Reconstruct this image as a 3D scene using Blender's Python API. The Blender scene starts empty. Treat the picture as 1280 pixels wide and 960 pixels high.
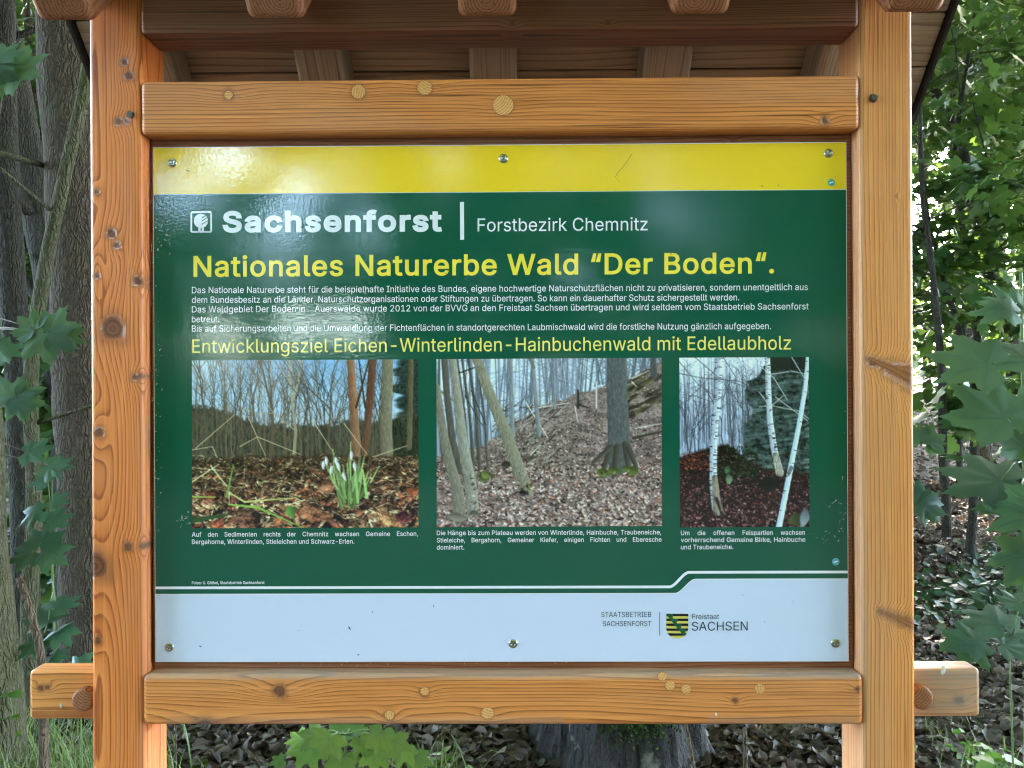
import bpy, bmesh, math, random, json
import numpy as np
from mathutils import Vector, Matrix

random.seed(7)
RNG = np.random.default_rng(11)
SC = bpy.context.scene
COL = SC.collection

# ------------------------------------------------------------------ camera, sky, sun, exposure
FPX = 1004.0                                   # focal length in pixels of the 1280 px wide photograph
cam_data = bpy.data.cameras.new('camera')
cam_data.sensor_width = 36.0
cam_data.lens = 36.0 * FPX / 1280.0
cam_data.clip_start = 0.05
cam_data.clip_end = 400.0
cam = bpy.data.objects.new('camera', cam_data)
COL.objects.link(cam)
CAM_POS = Vector((0, 0, 1.5))
CAM_ROT = Matrix.Rotation(math.radians(90), 3, 'X') @ Matrix.Rotation(math.radians(-0.27), 3, 'Z')
cam.matrix_world = Matrix.Translation(CAM_POS) @ CAM_ROT.to_4x4()
SC.camera = cam

SUN_EL, SUN_AZ = math.radians(40), math.radians(18)     # azimuth measured from +Y (behind the board) towards +X
world = bpy.data.worlds.new('World')
SC.world = world
world.use_nodes = True
wn = world.node_tree.nodes
bg = wn['Background']
sky = wn.new('ShaderNodeTexSky')
sky.sky_type = 'NISHITA'
sky.sun_disc = False
sky.sun_elevation = SUN_EL
sky.sun_rotation = SUN_AZ
sky.air_density = 1.0
sky.dust_density = 2.0
sky.ozone_density = 1.0
world.node_tree.links.new(sky.outputs[0], bg.inputs[0])
bg.inputs[1].default_value = 0.15

sd = bpy.data.lights.new('sun', 'SUN')
sd.energy = 2.4
sd.angle = math.radians(0.5)
sd.color = (1.0, 0.93, 0.82)
sun = bpy.data.objects.new('sun', sd)
COL.objects.link(sun)
sdir = Vector((math.sin(SUN_AZ) * math.cos(SUN_EL), math.cos(SUN_AZ) * math.cos(SUN_EL), math.sin(SUN_EL)))
sun.rotation_euler = sdir.to_track_quat('Z', 'Y').to_euler()
sun.location = sdir * 30

SC.view_settings.view_transform = 'Standard'
SC.view_settings.look = 'None'
SC.view_settings.exposure = 5.5
SC.view_settings.gamma = 1.0
SC.view_settings.use_curve_mapping = False
SC.cycles.use_denoising = True
SC.cycles.filter_width = 1.15
SC.cycles.max_bounces = 8
SC.cycles.diffuse_bounces = 3
SC.cycles.transmission_bounces = 4
SC.cycles.sample_clamp_indirect = 6.0

# ------------------------------------------------------------------ helpers
def tag(o, label=None, cat=None, group=None, kind=None):
    if label: o['label'] = label
    if cat: o['category'] = cat
    if group: o['group'] = group
    if kind: o['kind'] = kind
    return o

def empty(name, loc, rz=0.0):
    o = bpy.data.objects.new(name, None)
    o.empty_display_size = 0.1
    o.location = loc
    o.rotation_euler = (0, 0, rz)
    COL.objects.link(o)
    return o

def link(name, me, mats, parent=None, smooth=False):
    if not isinstance(mats, (list, tuple)): mats = [mats]
    for m in mats: me.materials.append(m)
    if smooth: me.polygons.foreach_set('use_smooth', np.ones(len(me.polygons), bool))
    o = bpy.data.objects.new(name, me)
    COL.objects.link(o)
    if parent is not None: o.parent = parent
    return o

def fast_mesh(name, V, F, midx=None):
    """V (n,3); F: list of (k,m) int arrays, one per polygon size"""
    me = bpy.data.meshes.new(name)
    V = np.asarray(V, np.float32)
    me.vertices.add(len(V)); me.vertices.foreach_set('co', V.ravel())
    F = [np.asarray(f, np.int32) for f in F if len(f)]
    nl = sum(f.size for f in F); nf = sum(len(f) for f in F)
    me.loops.add(nl); me.polygons.add(nf)
    me.loops.foreach_set('vertex_index', np.concatenate([f.ravel() for f in F]))
    tot = np.concatenate([np.full(len(f), f.shape[1], np.int32) for f in F])
    st = np.concatenate([[0], np.cumsum(tot)[:-1]]).astype(np.int32)
    me.polygons.foreach_set('loop_start', st)
    me.polygons.foreach_set('loop_total', tot)
    if midx is not None: me.polygons.foreach_set('material_index', np.asarray(midx, np.int32))
    me.update(calc_edges=True)
    return me

def attr(me, name, typ, dom, data):
    a = me.attributes.new(name, typ, dom)
    key = 'value' if typ == 'FLOAT' else ('color' if 'COLOR' in typ else 'vector')
    a.data.foreach_set(key, np.asarray(data, np.float32).ravel())

def fix_normals(me):
    bm = bmesh.new(); bm.from_mesh(me)
    bmesh.ops.recalc_face_normals(bm, faces=bm.faces[:])
    bm.to_mesh(me); bm.free()

def lerp(a, b, t): return a + (b - a) * t
def sstep(a, b, x):
    t = np.clip((x - a) / (b - a), 0, 1); return t * t * (3 - 2 * t)

def _h(ix, iy, iz, seed):
    n = (ix * 374761393 + iy * 668265263 + iz * 1274126177 + seed * 974634777) & 0xffffffff
    n = ((n ^ (n >> 13)) * 1274126177) & 0xffffffff
    n = ((n ^ (n >> 16)) * 2246822519) & 0xffffffff
    return ((n ^ (n >> 15)) & 0xffffff) / float(0xffffff)

def vnoise(x, y, z=0.0, seed=0):
    """value noise in -1..1, vectorised"""
    x, y, z = np.broadcast_arrays(np.asarray(x, float), np.asarray(y, float), np.asarray(z, float))
    ix, iy, iz = [np.floor(v).astype(np.int64) for v in (x, y, z)]
    fx, fy, fz = x - ix, y - iy, z - iz
    fx, fy, fz = [f * f * f * (f * (f * 6 - 15) + 10) for f in (fx, fy, fz)]
    r = 0
    for dx in (0, 1):
        for dy in (0, 1):
            for dz in (0, 1):
                w = (fx if dx else 1 - fx) * (fy if dy else 1 - fy) * (fz if dz else 1 - fz)
                r = r + w * _h(ix + dx, iy + dy, iz + dz, seed)
    return r * 2 - 1

def fbm(x, y, z=0.0, seed=0, o=4):
    r, a = 0, 1.0
    for k in range(o):
        f = 2 ** k
        r = r + a * vnoise(np.asarray(x) * f, np.asarray(y) * f, np.asarray(z) * f, seed + k)
        a *= 0.5
    return r / 1.9

def lin(c):
    c = np.asarray(c, float) / 255.0
    return np.where(c <= 0.04045, c / 12.92, ((c + 0.055) / 1.055) ** 2.4)

# node helpers
class NT:
    def __init__(self, name):
        self.m = bpy.data.materials.new(name); self.m.use_nodes = True
        self.t = self.m.node_tree; self.n = self.t.nodes
        self.p = self.n['Principled BSDF']; self.out = self.n['Material Output']
    def new(self, typ, **kw):
        nd = self.n.new('ShaderNode' + typ)
        for k, v in kw.items():
            if k.startswith('i_'):
                key = k[2:]; key = int(key) if key.isdigit() else key.replace('_', ' ')
                nd.inputs[key].default_value = v
            else: setattr(nd, k, v)
        return nd
    def l(self, a, b): self.t.links.new(a, b)
    def attr(self, name): return self.new('Attribute', attribute_name=name)
    def ramp(self, fac, stops, interp='LINEAR'):
        r = self.new('ValToRGB'); cr = r.color_ramp; cr.interpolation = interp
        while len(cr.elements) < len(stops): cr.elements.new(0.5)
        for e, (p, c) in zip(cr.elements, stops):
            e.position = p; e.color = (*c, 1) if len(c) == 3 else c
        self.l(fac, r.inputs[0]); return r.outputs[0]
    def math(self, op, a, b=None, c=None, clamp=False):
        m = self.new('Math', operation=op, use_clamp=clamp)
        for i, v in enumerate((a, b, c)):
            if v is None: continue
            if isinstance(v, (int, float)): m.inputs[i].default_value = v
            else: self.l(v, m.inputs[i])
        return m.outputs[0]
    def mix(self, fac, a, b, blend='MIX'):
        m = self.new('Mix', data_type='RGBA', blend_type=blend)
        for i, v in ((0, fac), (6, a), (7, b)):
            if isinstance(v, (int, float)): m.inputs[i].default_value = v
            elif isinstance(v, (tuple, list)): m.inputs[i].default_value = (*v, 1)
            else: self.l(v, m.inputs[i])
        return m.outputs[2]
    def noise(self, vec, scale, detail=3, rough=0.5):
        n = self.new('TexNoise', i_Scale=scale, i_Detail=detail, i_Roughness=rough)
        if vec is not None: self.l(vec, n.inputs['Vector'])
        return n.outputs[0]
    def scale(self, vec, s):
        m = self.new('Mapping'); m.inputs['Scale'].default_value = s
        self.l(vec, m.inputs[0]); return m.outputs[0]
    def bump(self, h, strength, dist):
        b = self.new('Bump', i_Strength=strength, i_Distance=dist)
        self.l(h, b.inputs['Height']); return b.outputs[0]

# ------------------------------------------------------------------ rays of the photograph
def ray(px, py):
    d = CAM_ROT @ Vector(((px - 640) / FPX, -(py - 480) / FPX, -1.0))
    return d
def at(px, py, depth):
    """point on the ray through a pixel at a distance along +Y"""
    d = ray(px, py)
    return CAM_POS + d * (depth / d.y)

# ------------------------------------------------------------------ materials
def wood_mat(name, early, mid, late, knot=(0.10, 0.032, 0.012), rough=0.5, greyc=(0.30, 0.27, 0.24), fibre=0.45):
    t = NT(name)
    ring = t.attr('ring').outputs['Fac']; kn = t.attr('knot').outputs['Fac']; gy = t.attr('grey').outputs['Fac']
    gc = t.attr('gc').outputs['Vector']
    fine = t.noise(t.scale(gc, (900, 900, 14)), 1.0, 2, 0.6)
    rr = t.math('ADD', ring, t.math('MULTIPLY', t.math('SUBTRACT', fine, 0.5), 0.16))
    fr = t.math('FRACT', rr)
    band = t.new('TexNoise', noise_dimensions='1D', i_Scale=0.9, i_Detail=1.0)
    t.l(ring, band.inputs['W'])
    c = t.ramp(fr, [(0.0, early), (0.42, lerp(np.array(early), np.array(mid), .45)), (0.70, mid), (0.86, late), (0.95, late), (1.0, early)])
    c = t.mix(t.math('MULTIPLY', t.math('SUBTRACT', band.outputs[0], 0.35, clamp=True), 1.1, clamp=True), c, mid)
    blotch = t.noise(t.scale(gc, (9, 9, 2.2)), 1.0, 3, 0.55)
    c = t.mix(t.math('MULTIPLY', t.math('SUBTRACT', blotch, 0.45, clamp=True), 1.6, clamp=True), c, t.mix(0.55, c, late))
    c = t.mix(t.math('MULTIPLY', t.math('ABSOLUTE', t.math('SUBTRACT', fine, 0.5)), fibre * 4, clamp=True), c, t.mix(0.5, c, late))
    fl = t.noise(t.scale(gc, (320, 320, 5)), 1.0, 2, 0.5)
    c = t.mix(t.math('MULTIPLY', t.math('SUBTRACT', fl, 0.50, clamp=True), 3.6, clamp=True), c, t.mix(0.8, c, tuple(np.minimum(np.array(early) * 1.12, 0.9))))
    chk = t.noise(t.scale(gc, (230, 230, 2.6)), 1.0, 2, 0.5)
    c = t.mix(t.math('MULTIPLY', t.math('SUBTRACT', chk, 0.66, clamp=True), 10, clamp=True), c, tuple(np.array(late) * 0.45))
    kc = t.ramp(fr, [(0.0, tuple(np.array(knot) * 2.6)), (0.6, tuple(np.array(knot) * 1.7)), (1.0, knot)])
    c = t.mix(kn, c, kc)
    gn = t.noise(t.scale(gc, (60, 60, 6)), 1.0, 4, 0.6)
    gfac = t.math('MULTIPLY', gy, t.math('MULTIPLY_ADD', gn, 1.2, 0.25, clamp=True), clamp=True)
    c = t.mix(gfac, c, t.mix(0.3, greyc, c))
    t.l(c, t.p.inputs['Base Color'])
    t.p.inputs['Roughness'].default_value = rough
    t.p.inputs['Specular IOR Level'].default_value = 0.35
    h = t.math('ADD', t.math('MULTIPLY', fr, 0.5), t.math('MULTIPLY', fine, 0.8))
    t.l(t.bump(h, 0.35, 0.0012), t.p.inputs['Normal'])
    return t.m

M = {}
M['larch'] = wood_mat('larch_wood', (0.88, 0.290, 0.078), (0.70, 0.188, 0.044), (0.32, 0.068, 0.016), rough=0.36)
M['larch_pale'] = wood_mat('larch_pale_wood', (0.88, 0.375, 0.118), (0.74, 0.27, 0.072), (0.38, 0.115, 0.028), rough=0.36)
M['rail_wood'] = wood_mat('rail_wood', (0.83, 0.32, 0.092), (0.66, 0.22, 0.054), (0.30, 0.082, 0.020), rough=0.38)
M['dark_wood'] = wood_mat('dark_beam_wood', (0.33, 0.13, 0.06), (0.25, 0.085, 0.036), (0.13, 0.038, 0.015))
M['roof_wood'] = wood_mat('roof_board_wood', (0.37, 0.325, 0.24), (0.30, 0.26, 0.185), (0.19, 0.155, 0.105))
M['plug'] = wood_mat('plug_wood', (0.88, 0.46, 0.165), (0.74, 0.35, 0.115), (0.42, 0.15, 0.045))
M['endgrain'] = wood_mat('end_grain_wood', (0.42, 0.17, 0.075), (0.30, 0.105, 0.042), (0.085, 0.024, 0.010))

def gloss_print(name, col=None, attrname=None, grime=0.5):
    """a printed laminated sheet: colour below, clear wavy coat above"""
    t = NT(name)
    tc = t.new('TexCoord').outputs['Object']
    if attrname:
        c = t.attr(attrname).outputs['Color']
    else:
        n1 = t.noise(tc, 7.0, 5, 0.6)
        n2 = t.noise(tc, 420.0, 2, 0.5)
        c = t.mix(t.math('MULTIPLY', t.math('SUBTRACT', n1, 0.5, clamp=True), 0.35 * grime, clamp=True), col, tuple(np.array(col) * 0.82 + 0.012))
        c = t.mix(t.math('MULTIPLY', t.math('SUBTRACT', n2, 0.62, clamp=True), 0.5 * grime, clamp=True), c, tuple(np.array(col) * 0.9 + 0.03))
    t.l(c, t.p.inputs['Base Color'])
    t.p.inputs['Roughness'].default_value = 0.45
    t.p.inputs['Specular IOR Level'].default_value = 0.0
    t.p.inputs['Coat Weight'].default_value = 1.0
    t.p.inputs['Coat Roughness'].default_value = 0.025
    t.p.inputs['Coat IOR'].default_value = 1.75
    ob = t.noise(tc, 260.0, 2, 0.5)
    ob2 = t.noise(tc, 14.0, 2, 0.5)
    b1 = t.bump(t.math('ADD', t.math('MULTIPLY', ob, 0.35), t.math('MULTIPLY', ob2, 0.25)), 0.17, 0.002)
    t.l(b1, t.p.inputs['Coat Normal'])
    return t.m

M['p_green'] = gloss_print('print_green', (0.005, 0.095, 0.056))
M['p_yellow'] = gloss_print('print_yellow', (0.99, 0.67, 0.028))
M['p_pale'] = gloss_print('print_pale_blue_white', (0.67, 0.72, 0.93), grime=0.25)
M['p_white'] = gloss_print('print_white', (0.86, 0.88, 0.96), grime=0.2)
M['p_title'] = gloss_print('print_title_yellow', (0.97, 0.79, 0.075), grime=0.2)
M['p_sub'] = gloss_print('print_subtitle_yellow', (0.92, 0.84, 0.20), grime=0.2)
M['p_ink'] = gloss_print('print_dark_ink', (0.03, 0.045, 0.07), grime=0.1)
M['p_black'] = gloss_print('print_black', (0.008, 0.008, 0.01), grime=0.1)
M['p_gold'] = gloss_print('print_gold', (0.75, 0.62, 0.12), grime=0.1)
M['p_crancelin'] = gloss_print('print_crown_green', (0.01, 0.10, 0.045), grime=0.1)
M['p_cyan'] = gloss_print('print_cyan', (0.10, 0.42, 0.50), grime=0.1)
M['p_photo'] = gloss_print('print_photo', attrname='Col')

def metal_mat(name, col, rough):
    t = NT(name)
    tc = t.new('TexCoord').outputs['Object']
    t.l(t.mix(t.noise(tc, 300.0, 3), col, tuple(np.array(col) * 0.6)), t.p.inputs['Base Color'])
    t.p.inputs['Metallic'].default_value = 1.0
    t.p.inputs['Roughness'].default_value = rough
    return t.m
M['steel'] = metal_mat('stainless_steel', (0.62, 0.60, 0.57), 0.25)
M['iron'] = metal_mat('weathered_bolt_steel', (0.20, 0.17, 0.15), 0.5)

def flat_mat(name, col, rough=0.8, var=0.3, scale=20.0):
    t = NT(name)
    tc = t.new('TexCoord').outputs['Object']
    t.l(t.mix(t.noise(tc, scale, 4, 0.6), tuple(np.array(col) * (1 - var)), tuple(np.minimum(np.array(col) * (1 + var), 1))), t.p.inputs['Base Color'])
    t.p.inputs['Roughness'].default_value = rough
    return t.m
M['felt'] = flat_mat('roofing_felt', (0.014, 0.014, 0.015), 0.9, 0.4, 60)
M['dropping'] = flat_mat('bird_dropping', (0.75, 0.75, 0.72), 0.8, 0.15, 60)
M['speck'] = flat_mat('dirt_speck', (0.05, 0.05, 0.04), 0.9, 0.5, 200)
M['web'] = flat_mat('cobweb_fluff', (0.55, 0.53, 0.48), 0.9, 0.3, 200)

def leaf_mat(name, dark, light, trans, tfac=0.35, rough=0.4, spec=0.35):
    t = NT(name)
    ti = t.attr('tint').outputs['Fac']
    tc = t.new('TexCoord').outputs['Object']
    n = t.noise(tc, 35.0, 3)
    f = t.math('ADD', ti, t.math('MULTIPLY', t.math('SUBTRACT', n, 0.5), 0.35), clamp=True)
    c = t.mix(f, dark, light)
    t.l(c, t.p.inputs['Base Color'])
    t.p.inputs['Roughness'].default_value = rough
    t.p.inputs['Specular IOR Level'].default_value = spec
    tr = t.new('BsdfTranslucent')
    t.l(t.mix(f, tuple(np.array(trans) * 0.7), trans), tr.inputs[0])
    mx = t.new('MixShader'); mx.inputs[0].default_value = tfac
    t.l(t.p.outputs[0], mx.inputs[1]); t.l(tr.outputs[0], mx.inputs[2])
    t.l(mx.outputs[0], t.out.inputs[0])
    return t.m
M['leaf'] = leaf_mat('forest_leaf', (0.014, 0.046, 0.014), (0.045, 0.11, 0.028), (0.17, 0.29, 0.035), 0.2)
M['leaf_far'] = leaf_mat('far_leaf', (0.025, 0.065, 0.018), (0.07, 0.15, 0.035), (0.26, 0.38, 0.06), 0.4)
M['maple'] = leaf_mat('maple_leaf', (0.015, 0.056, 0.029), (0.042, 0.108, 0.062), (0.17, 0.30, 0.05), 0.18, 0.42, 0.45)
M['young_maple'] = leaf_mat('sunlit_maple_leaf', (0.014, 0.055, 0.024), (0.07, 0.15, 0.03), (0.38, 0.56, 0.06), 0.24, 0.42, 0.4)  # copy of the maple leaf with sunlight put into brighter, more translucent colour
M['vein'] = leaf_mat('leaf_vein', (0.04, 0.10, 0.07), (0.07, 0.15, 0.11), (0.14, 0.27, 0.06), 0.2, 0.5, 0.3)
M['herb'] = leaf_mat('herb_leaf', (0.035, 0.11, 0.02), (0.10, 0.22, 0.04), (0.26, 0.42, 0.04), 0.4)
M['ivy'] = leaf_mat('groundcover_leaf', (0.014, 0.036, 0.016), (0.035, 0.075, 0.035), (0.08, 0.13, 0.03), 0.15, 0.5, 0.3)
M['grass'] = leaf_mat('grass_blade', (0.05, 0.10, 0.03), (0.20, 0.25, 0.09), (0.26, 0.34, 0.08), 0.3)
M['litter'] = leaf_mat('dry_leaf', (0.030, 0.021, 0.015), (0.25, 0.20, 0.165), (0.14, 0.09, 0.05), 0.12, 0.7, 0.3)
M['moss'] = leaf_mat('moss', (0.014, 0.030, 0.006), (0.045, 0.075, 0.014), (0.08, 0.13, 0.03), 0.1, 0.8, 0.1)

def bark_mat(name, c1, c2, moss=0.25, crack=0.35):
    t = NT(name)
    tc = t.new('TexCoord').outputs['Object']
    v = t.new('TexVoronoi', feature='DISTANCE_TO_EDGE', i_Scale=1.0)
    wob = t.new('VectorMath', operation='ADD')
    ns = t.new('TexNoise', i_Scale=14.0, i_Detail=3.0)
    t.l(tc, ns.inputs['Vector'])
    sc_ = t.new('VectorMath', operation='SCALE'); sc_.inputs['Scale'].default_value = 0.05
    t.l(ns.outputs['Color'], sc_.inputs[0])
    t.l(tc, wob.inputs[0]); t.l(sc_.outputs[0], wob.inputs[1])
    t.l(t.scale(wob.outputs[0], (75, 75, 13)), v.inputs['Vector'])
    cr = t.math('MULTIPLY', v.outputs['Distance'], 4.0, clamp=True)
    n1 = t.noise(t.scale(tc, (60, 60, 9)), 1.0, 4, 0.65)
    n2 = t.noise(tc, 6.0, 4, 0.6)
    n3 = t.noise(tc, 150.0, 2, 0.6)
    c = t.mix(n1, c1, c2)
    c = t.mix(t.math('MULTIPLY', t.math('SUBTRACT', 1.0, cr), crack, clamp=True), c, tuple(np.array(c1) * 0.35))
    c = t.mix(t.math('MULTIPLY', t.math('SUBTRACT', n2, 0.48, clamp=True), 4.5 * moss, clamp=True), c, (0.055, 0.068, 0.022))
    c = t.mix(t.math('MULTIPLY', t.math('SUBTRACT', n3, 0.6, clamp=True), 2.5, clamp=True), c, tuple(np.minimum(np.array(c2) * 1.5, 1)))
    t.l(c, t.p.inputs['Base Color'])
    t.p.inputs['Roughness'].default_value = 0.9
    t.p.inputs['Specular IOR Level'].default_value = 0.15
    h = t.math('ADD', t.math('MULTIPLY', cr, 0.7), t.math('ADD', n1, t.math('MULTIPLY', n3, 0.3)))
    t.l(t.bump(h, 0.8, 0.012), t.p.inputs['Normal'])
    return t.m
M['bark'] = bark_mat('grey_brown_bark', (0.046, 0.034, 0.025), (0.115, 0.090, 0.066), crack=0.5)
M['bark_dark'] = bark_mat('dark_bark', (0.028, 0.025, 0.022), (0.075, 0.068, 0.058), 0.2)
M['bark_mossy'] = bark_mat('mossy_bark', (0.055, 0.05, 0.030), (0.12, 0.115, 0.07), 0.8)
M['stick'] = bark_mat('dead_wood', (0.07, 0.05, 0.035), (0.17, 0.13, 0.09), 0.05)
M['stem'] = flat_mat('green_stem', (0.10, 0.16, 0.05), 0.6, 0.3, 40)
M['stem_brown'] = flat_mat('brown_twig', (0.10, 0.075, 0.05), 0.7, 0.3, 40)

def ground_mat():
    t = NT('forest_soil')
    tc = t.new('TexCoord').outputs['Object']
    n1 = t.noise(tc, 1.2, 5, 0.6); n2 = t.noise(tc, 28.0, 5, 0.7)
    v = t.new('TexVoronoi', i_Scale=16.0); t.l(tc, v.inputs['Vector'])
    vc = t.new('SeparateColor'); t.l(v.outputs['Color'], vc.inputs[0])
    c = t.mix(n2, (0.022, 0.017, 0.013), (0.085, 0.065, 0.05))
    c = t.mix(t.math('MULTIPLY', vc.outputs[0], 0.6), c, t.mix(vc.outputs[1], (0.05, 0.038, 0.03), (0.17, 0.14, 0.12)))
    c = t.mix(t.math('MULTIPLY', t.math('SUBTRACT', n1, 0.55, clamp=True), 2.0, clamp=True), c, (0.035, 0.05, 0.02))
    t.l(c, t.p.inputs['Base Color'])
    t.p.inputs['Roughness'].default_value = 0.95
    t.l(t.bump(t.math('ADD', n2, v.outputs['Distance']), 0.8, 0.03), t.p.inputs['Normal'])
    return t.m
M['ground'] = ground_mat()
# ------------------------------------------------------------------ ground
def hgt(x, y):
    x = np.asarray(x, float); y = np.asarray(y, float)
    rise = 0.088 * np.clip(y - 4.6, 0, 16) + 0.03 * np.clip(y - 20.6, 0, 40)
    side = 0.18 + 0.82 * sstep(-1.0, 3.0, x)
    far = sstep(1.5, 4.0, np.hypot(x, y))
    return rise * side + (0.05 * vnoise(x * 0.5, y * 0.5, 0, 3) + 0.02 * vnoise(x * 2.1, y * 2.1, 0, 4)) * far
def H(x, y): return float(hgt(x, y))

def make_ground():
    g = np.concatenate([-np.geomspace(150, 8, 22), np.linspace(-7.5, 7.5, 76), np.geomspace(8, 150, 22)])
    gy = np.concatenate([-np.geomspace(120, 6, 16), np.linspace(-5.5, 14, 90), np.geomspace(14.5, 160, 28)])
    X, Y = np.meshgrid(g, gy)
    Z = hgt(X, Y)
    V = np.stack([X, Y, Z], -1).reshape(-1, 3)
    n, m = len(gy), len(g)
    i = np.arange((n - 1) * m).reshape(n - 1, m)[:, :-1].ravel()
    F = np.stack([i, i + 1, i + m + 1, i + m], -1)
    o = link('ground', fast_mesh('ground', V, [F]), M['ground'], smooth=True)
    tag(o, kind='structure')
make_ground()
# ------------------------------------------------------------------ information board: timber
D0 = 1.363
RZ = math.radians(-0.62)
ROOT = empty('information_board', (-0.0186, D0, 0), RZ)
tag(ROOT, 'roofed larch wood notice board with green and yellow printed panel between two posts', 'notice board')
RM = Matrix.Rotation(RZ, 3, 'Z'); RMT = RM.transposed(); RLOC = Vector((-0.0186, D0, 0))

def S(px, py, yl=0.0):
    d = RMT @ ray(px, py); o = RMT @ (CAM_POS - RLOC)
    p = o + d * ((yl - o.y) / d.y)
    return p.x, p.z

def beam(name, parent, mat, xr, yr, zr, axis='z', pith=(0.0, 0.05), spacing=0.005, knots=(), rad=0.006, seg=0.004,
         seed=1, grey=None, amp=0.012, ls=0.5, drift=0.0, fine_side=True, lrange=None, coarse=0.03, spikes=()):
    ax = {'x': (2, 1, 0), 'z': (0, 1, 2), 'y': (0, 2, 1)}[axis]
    rng = (xr, yr, zr)
    (a0, a1), (b0, b1), (l0, l1) = rng[ax[0]], rng[ax[1]], rng[ax[2]]
    def side(p, q, s):
        n = max(2, int(math.hypot(q[0] - p[0], q[1] - p[1]) / s))
        return [(lerp(p[0], q[0], k / n), lerp(p[1], q[1], k / n)) for k in range(n)]
    r = rad; cs = seg * 2.2
    per = []
    def arc(cx, cy, s0):
        return [(cx + r * math.cos(s0 + k / 3 * math.pi / 2), cy + r * math.sin(s0 + k / 3 * math.pi / 2)) for k in range(3)]
    per += side((a0 + r, b0), (a1 - r, b0), seg if fine_side else cs); per += arc(a1 - r, b0 + r, -math.pi / 2)
    per += side((a1, b0 + r), (a1, b1 - r), cs); per += arc(a1 - r, b1 - r, 0)
    per += side((a1 - r, b1), (a0 + r, b1), cs * 1.5); per += arc(a0 + r, b1 - r, math.pi / 2)
    per += side((a0, b1 - r), (a0, b0 + r), cs); per += arc(a0 + r, b0 + r, math.pi)
    per = np.array(per); ca, cb = (a0 + a1) / 2, (b0 + b1) / 2
    ha, hb = (a1 - a0) / 2, (b1 - b0) / 2
    if lrange:
        ll = np.concatenate([np.arange(l0 + r, lrange[0], coarse), np.arange(max(lrange[0], l0 + r), min(lrange[1], l1 - r), seg), np.arange(lrange[1], l1 - r, coarse)])
    else: ll = np.arange(l0 + r, l1 - r, seg)
    secs = [(l0, r * 0.9), (l0 + 0.3 * r, 0.3 * r)] + [(v, 0) for v in ll] + [(l1 - r, 0), (l1 - 0.3 * r, 0.3 * r), (l1, r * 0.9)]
    A, B, L = [], [], []
    for l, ins in secs:
        A.append(ca + (per[:, 0] - ca) * (1 - ins / ha)); B.append(cb + (per[:, 1] - cb) * (1 - ins / hb)); L.append(np.full(len(per), l))
    A, B, L = np.array(A), np.array(B), np.array(L)
    n, m = A.shape
    idx = np.arange(n * m).reshape(n, m)
    q = np.stack([idx[:-1], np.roll(idx, -1, 1)[:-1], np.roll(idx, -1, 1)[1:], idx[1:]], -1).reshape(-1, 4)
    F4, F3 = [q], []
    A, B, L = list(A.ravel()), list(B.ravel()), list(L.ravel())
    for end in (0, n - 1):
        prev = idx[end]
        ea, eb, el = np.array(A)[prev], np.array(B)[prev], L[prev[0]]
        for s in (0.85, 0.68, 0.5, 0.32, 0.15):
            base = len(A)
            A += list(ca + (ea - ca) * s); B += list(cb + (eb - cb) * s); L += [el] * m
            cur = np.arange(base, base + m)
            F4.append(np.stack([prev, cur, np.roll(cur, -1), np.roll(prev, -1)], -1)); prev = cur
        c = len(A); A.append(ca); B.append(cb); L.append(el)
        F3.append(np.stack([prev, np.full(m, c), np.roll(prev, -1)], -1))
    A, B, L = np.array(A), np.array(B), np.array(L)
    V = np.zeros((len(A), 3)); V[:, ax[0]], V[:, ax[1]], V[:, ax[2]] = A, B, L
    me = fast_mesh(name, V, [np.concatenate(F4), np.concatenate(F3)])
    sd_ = seed * 17
    n1 = fbm(L / ls, seed * 3.7, 0, sd_, 2) * amp; n2 = fbm(L / ls * 1.3, seed * 1.9, 5, sd_ + 5, 2) * amp
    pa, pb = A - pith[0] - drift * (L - (l0 + l1) / 2) + n1, B - pith[1] + n2
    R = np.hypot(pa, pb) + 0.0028 * fbm(A * 9, B * 9, L * 1.4, sd_ + 9, 2)
    ring = R / spacing + 0.6 * vnoise(R / 0.02, seed * 5.1, 0, sd_ + 12) + 0.13 * vnoise(A * 70, B * 70, L * 9, sd_ + 3)
    kn = np.zeros(len(A))
    for k in knots:
        ka, kl, kr, el, am = (list(k) + [1.6, 2.6])[:5] if len(k) == 3 else (list(k) + [2.6])[:5]
        w = 1 + 0.22 * vnoise((A - ka) / kr * 0.9, (L - kl) / kr * 0.9, 0, sd_ + 21)
        d1 = np.hypot(A - ka, L - kl) / kr * w
        d2 = np.hypot((A - ka), (L - kl) / el) / (kr * 2.0)
        frontness = np.clip(1.2 - (B - b0) / (b1 - b0) * 0.8, 0, 1)
        ring = ring + am * np.exp(-d2 ** 2) * frontness
        msk = (1 - sstep(0.8, 1.12, d1)) * (B < lerp(b0, b1, 0.6))
        ring = lerp(ring, d1 * 2.4 + 0.2, msk)
        halo = 0.45 * np.exp(-((d1 - 1) / 0.55) ** 2) * (B < lerp(b0, b1, 0.6)) * (d1 > 1)
        kn = np.maximum(kn, np.maximum(msk, halo))
    for (u0, v0, u1, v1, w0, w1) in spikes:          # knots cut lengthwise: a wedge that widens towards the edge
        (sx0, sz0_), (sx1, sz1_) = S(u0, v0), S(u1, v1)
        dx, dz = sx1 - sx0, sz1_ - sz0_; LL = math.hypot(dx, dz)
        t = ((A - sx0) * dx + (L - sz0_) * dz) / LL ** 2; tc_ = np.clip(t, 0, 1)
        dist = np.hypot(A - sx0 - tc_ * dx, L - sz0_ - tc_ * dz); wd = (w0 + (w1 - w0) * tc_) * D0 / FPX
        wd = wd * (1 + .25 * vnoise(tc_ * 5, L * 150, 0, sd_ + 31))
        msk = (1 - sstep(0.75, 1.15, dist / wd)) * (B < lerp(b0, b1, 0.7))
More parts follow.
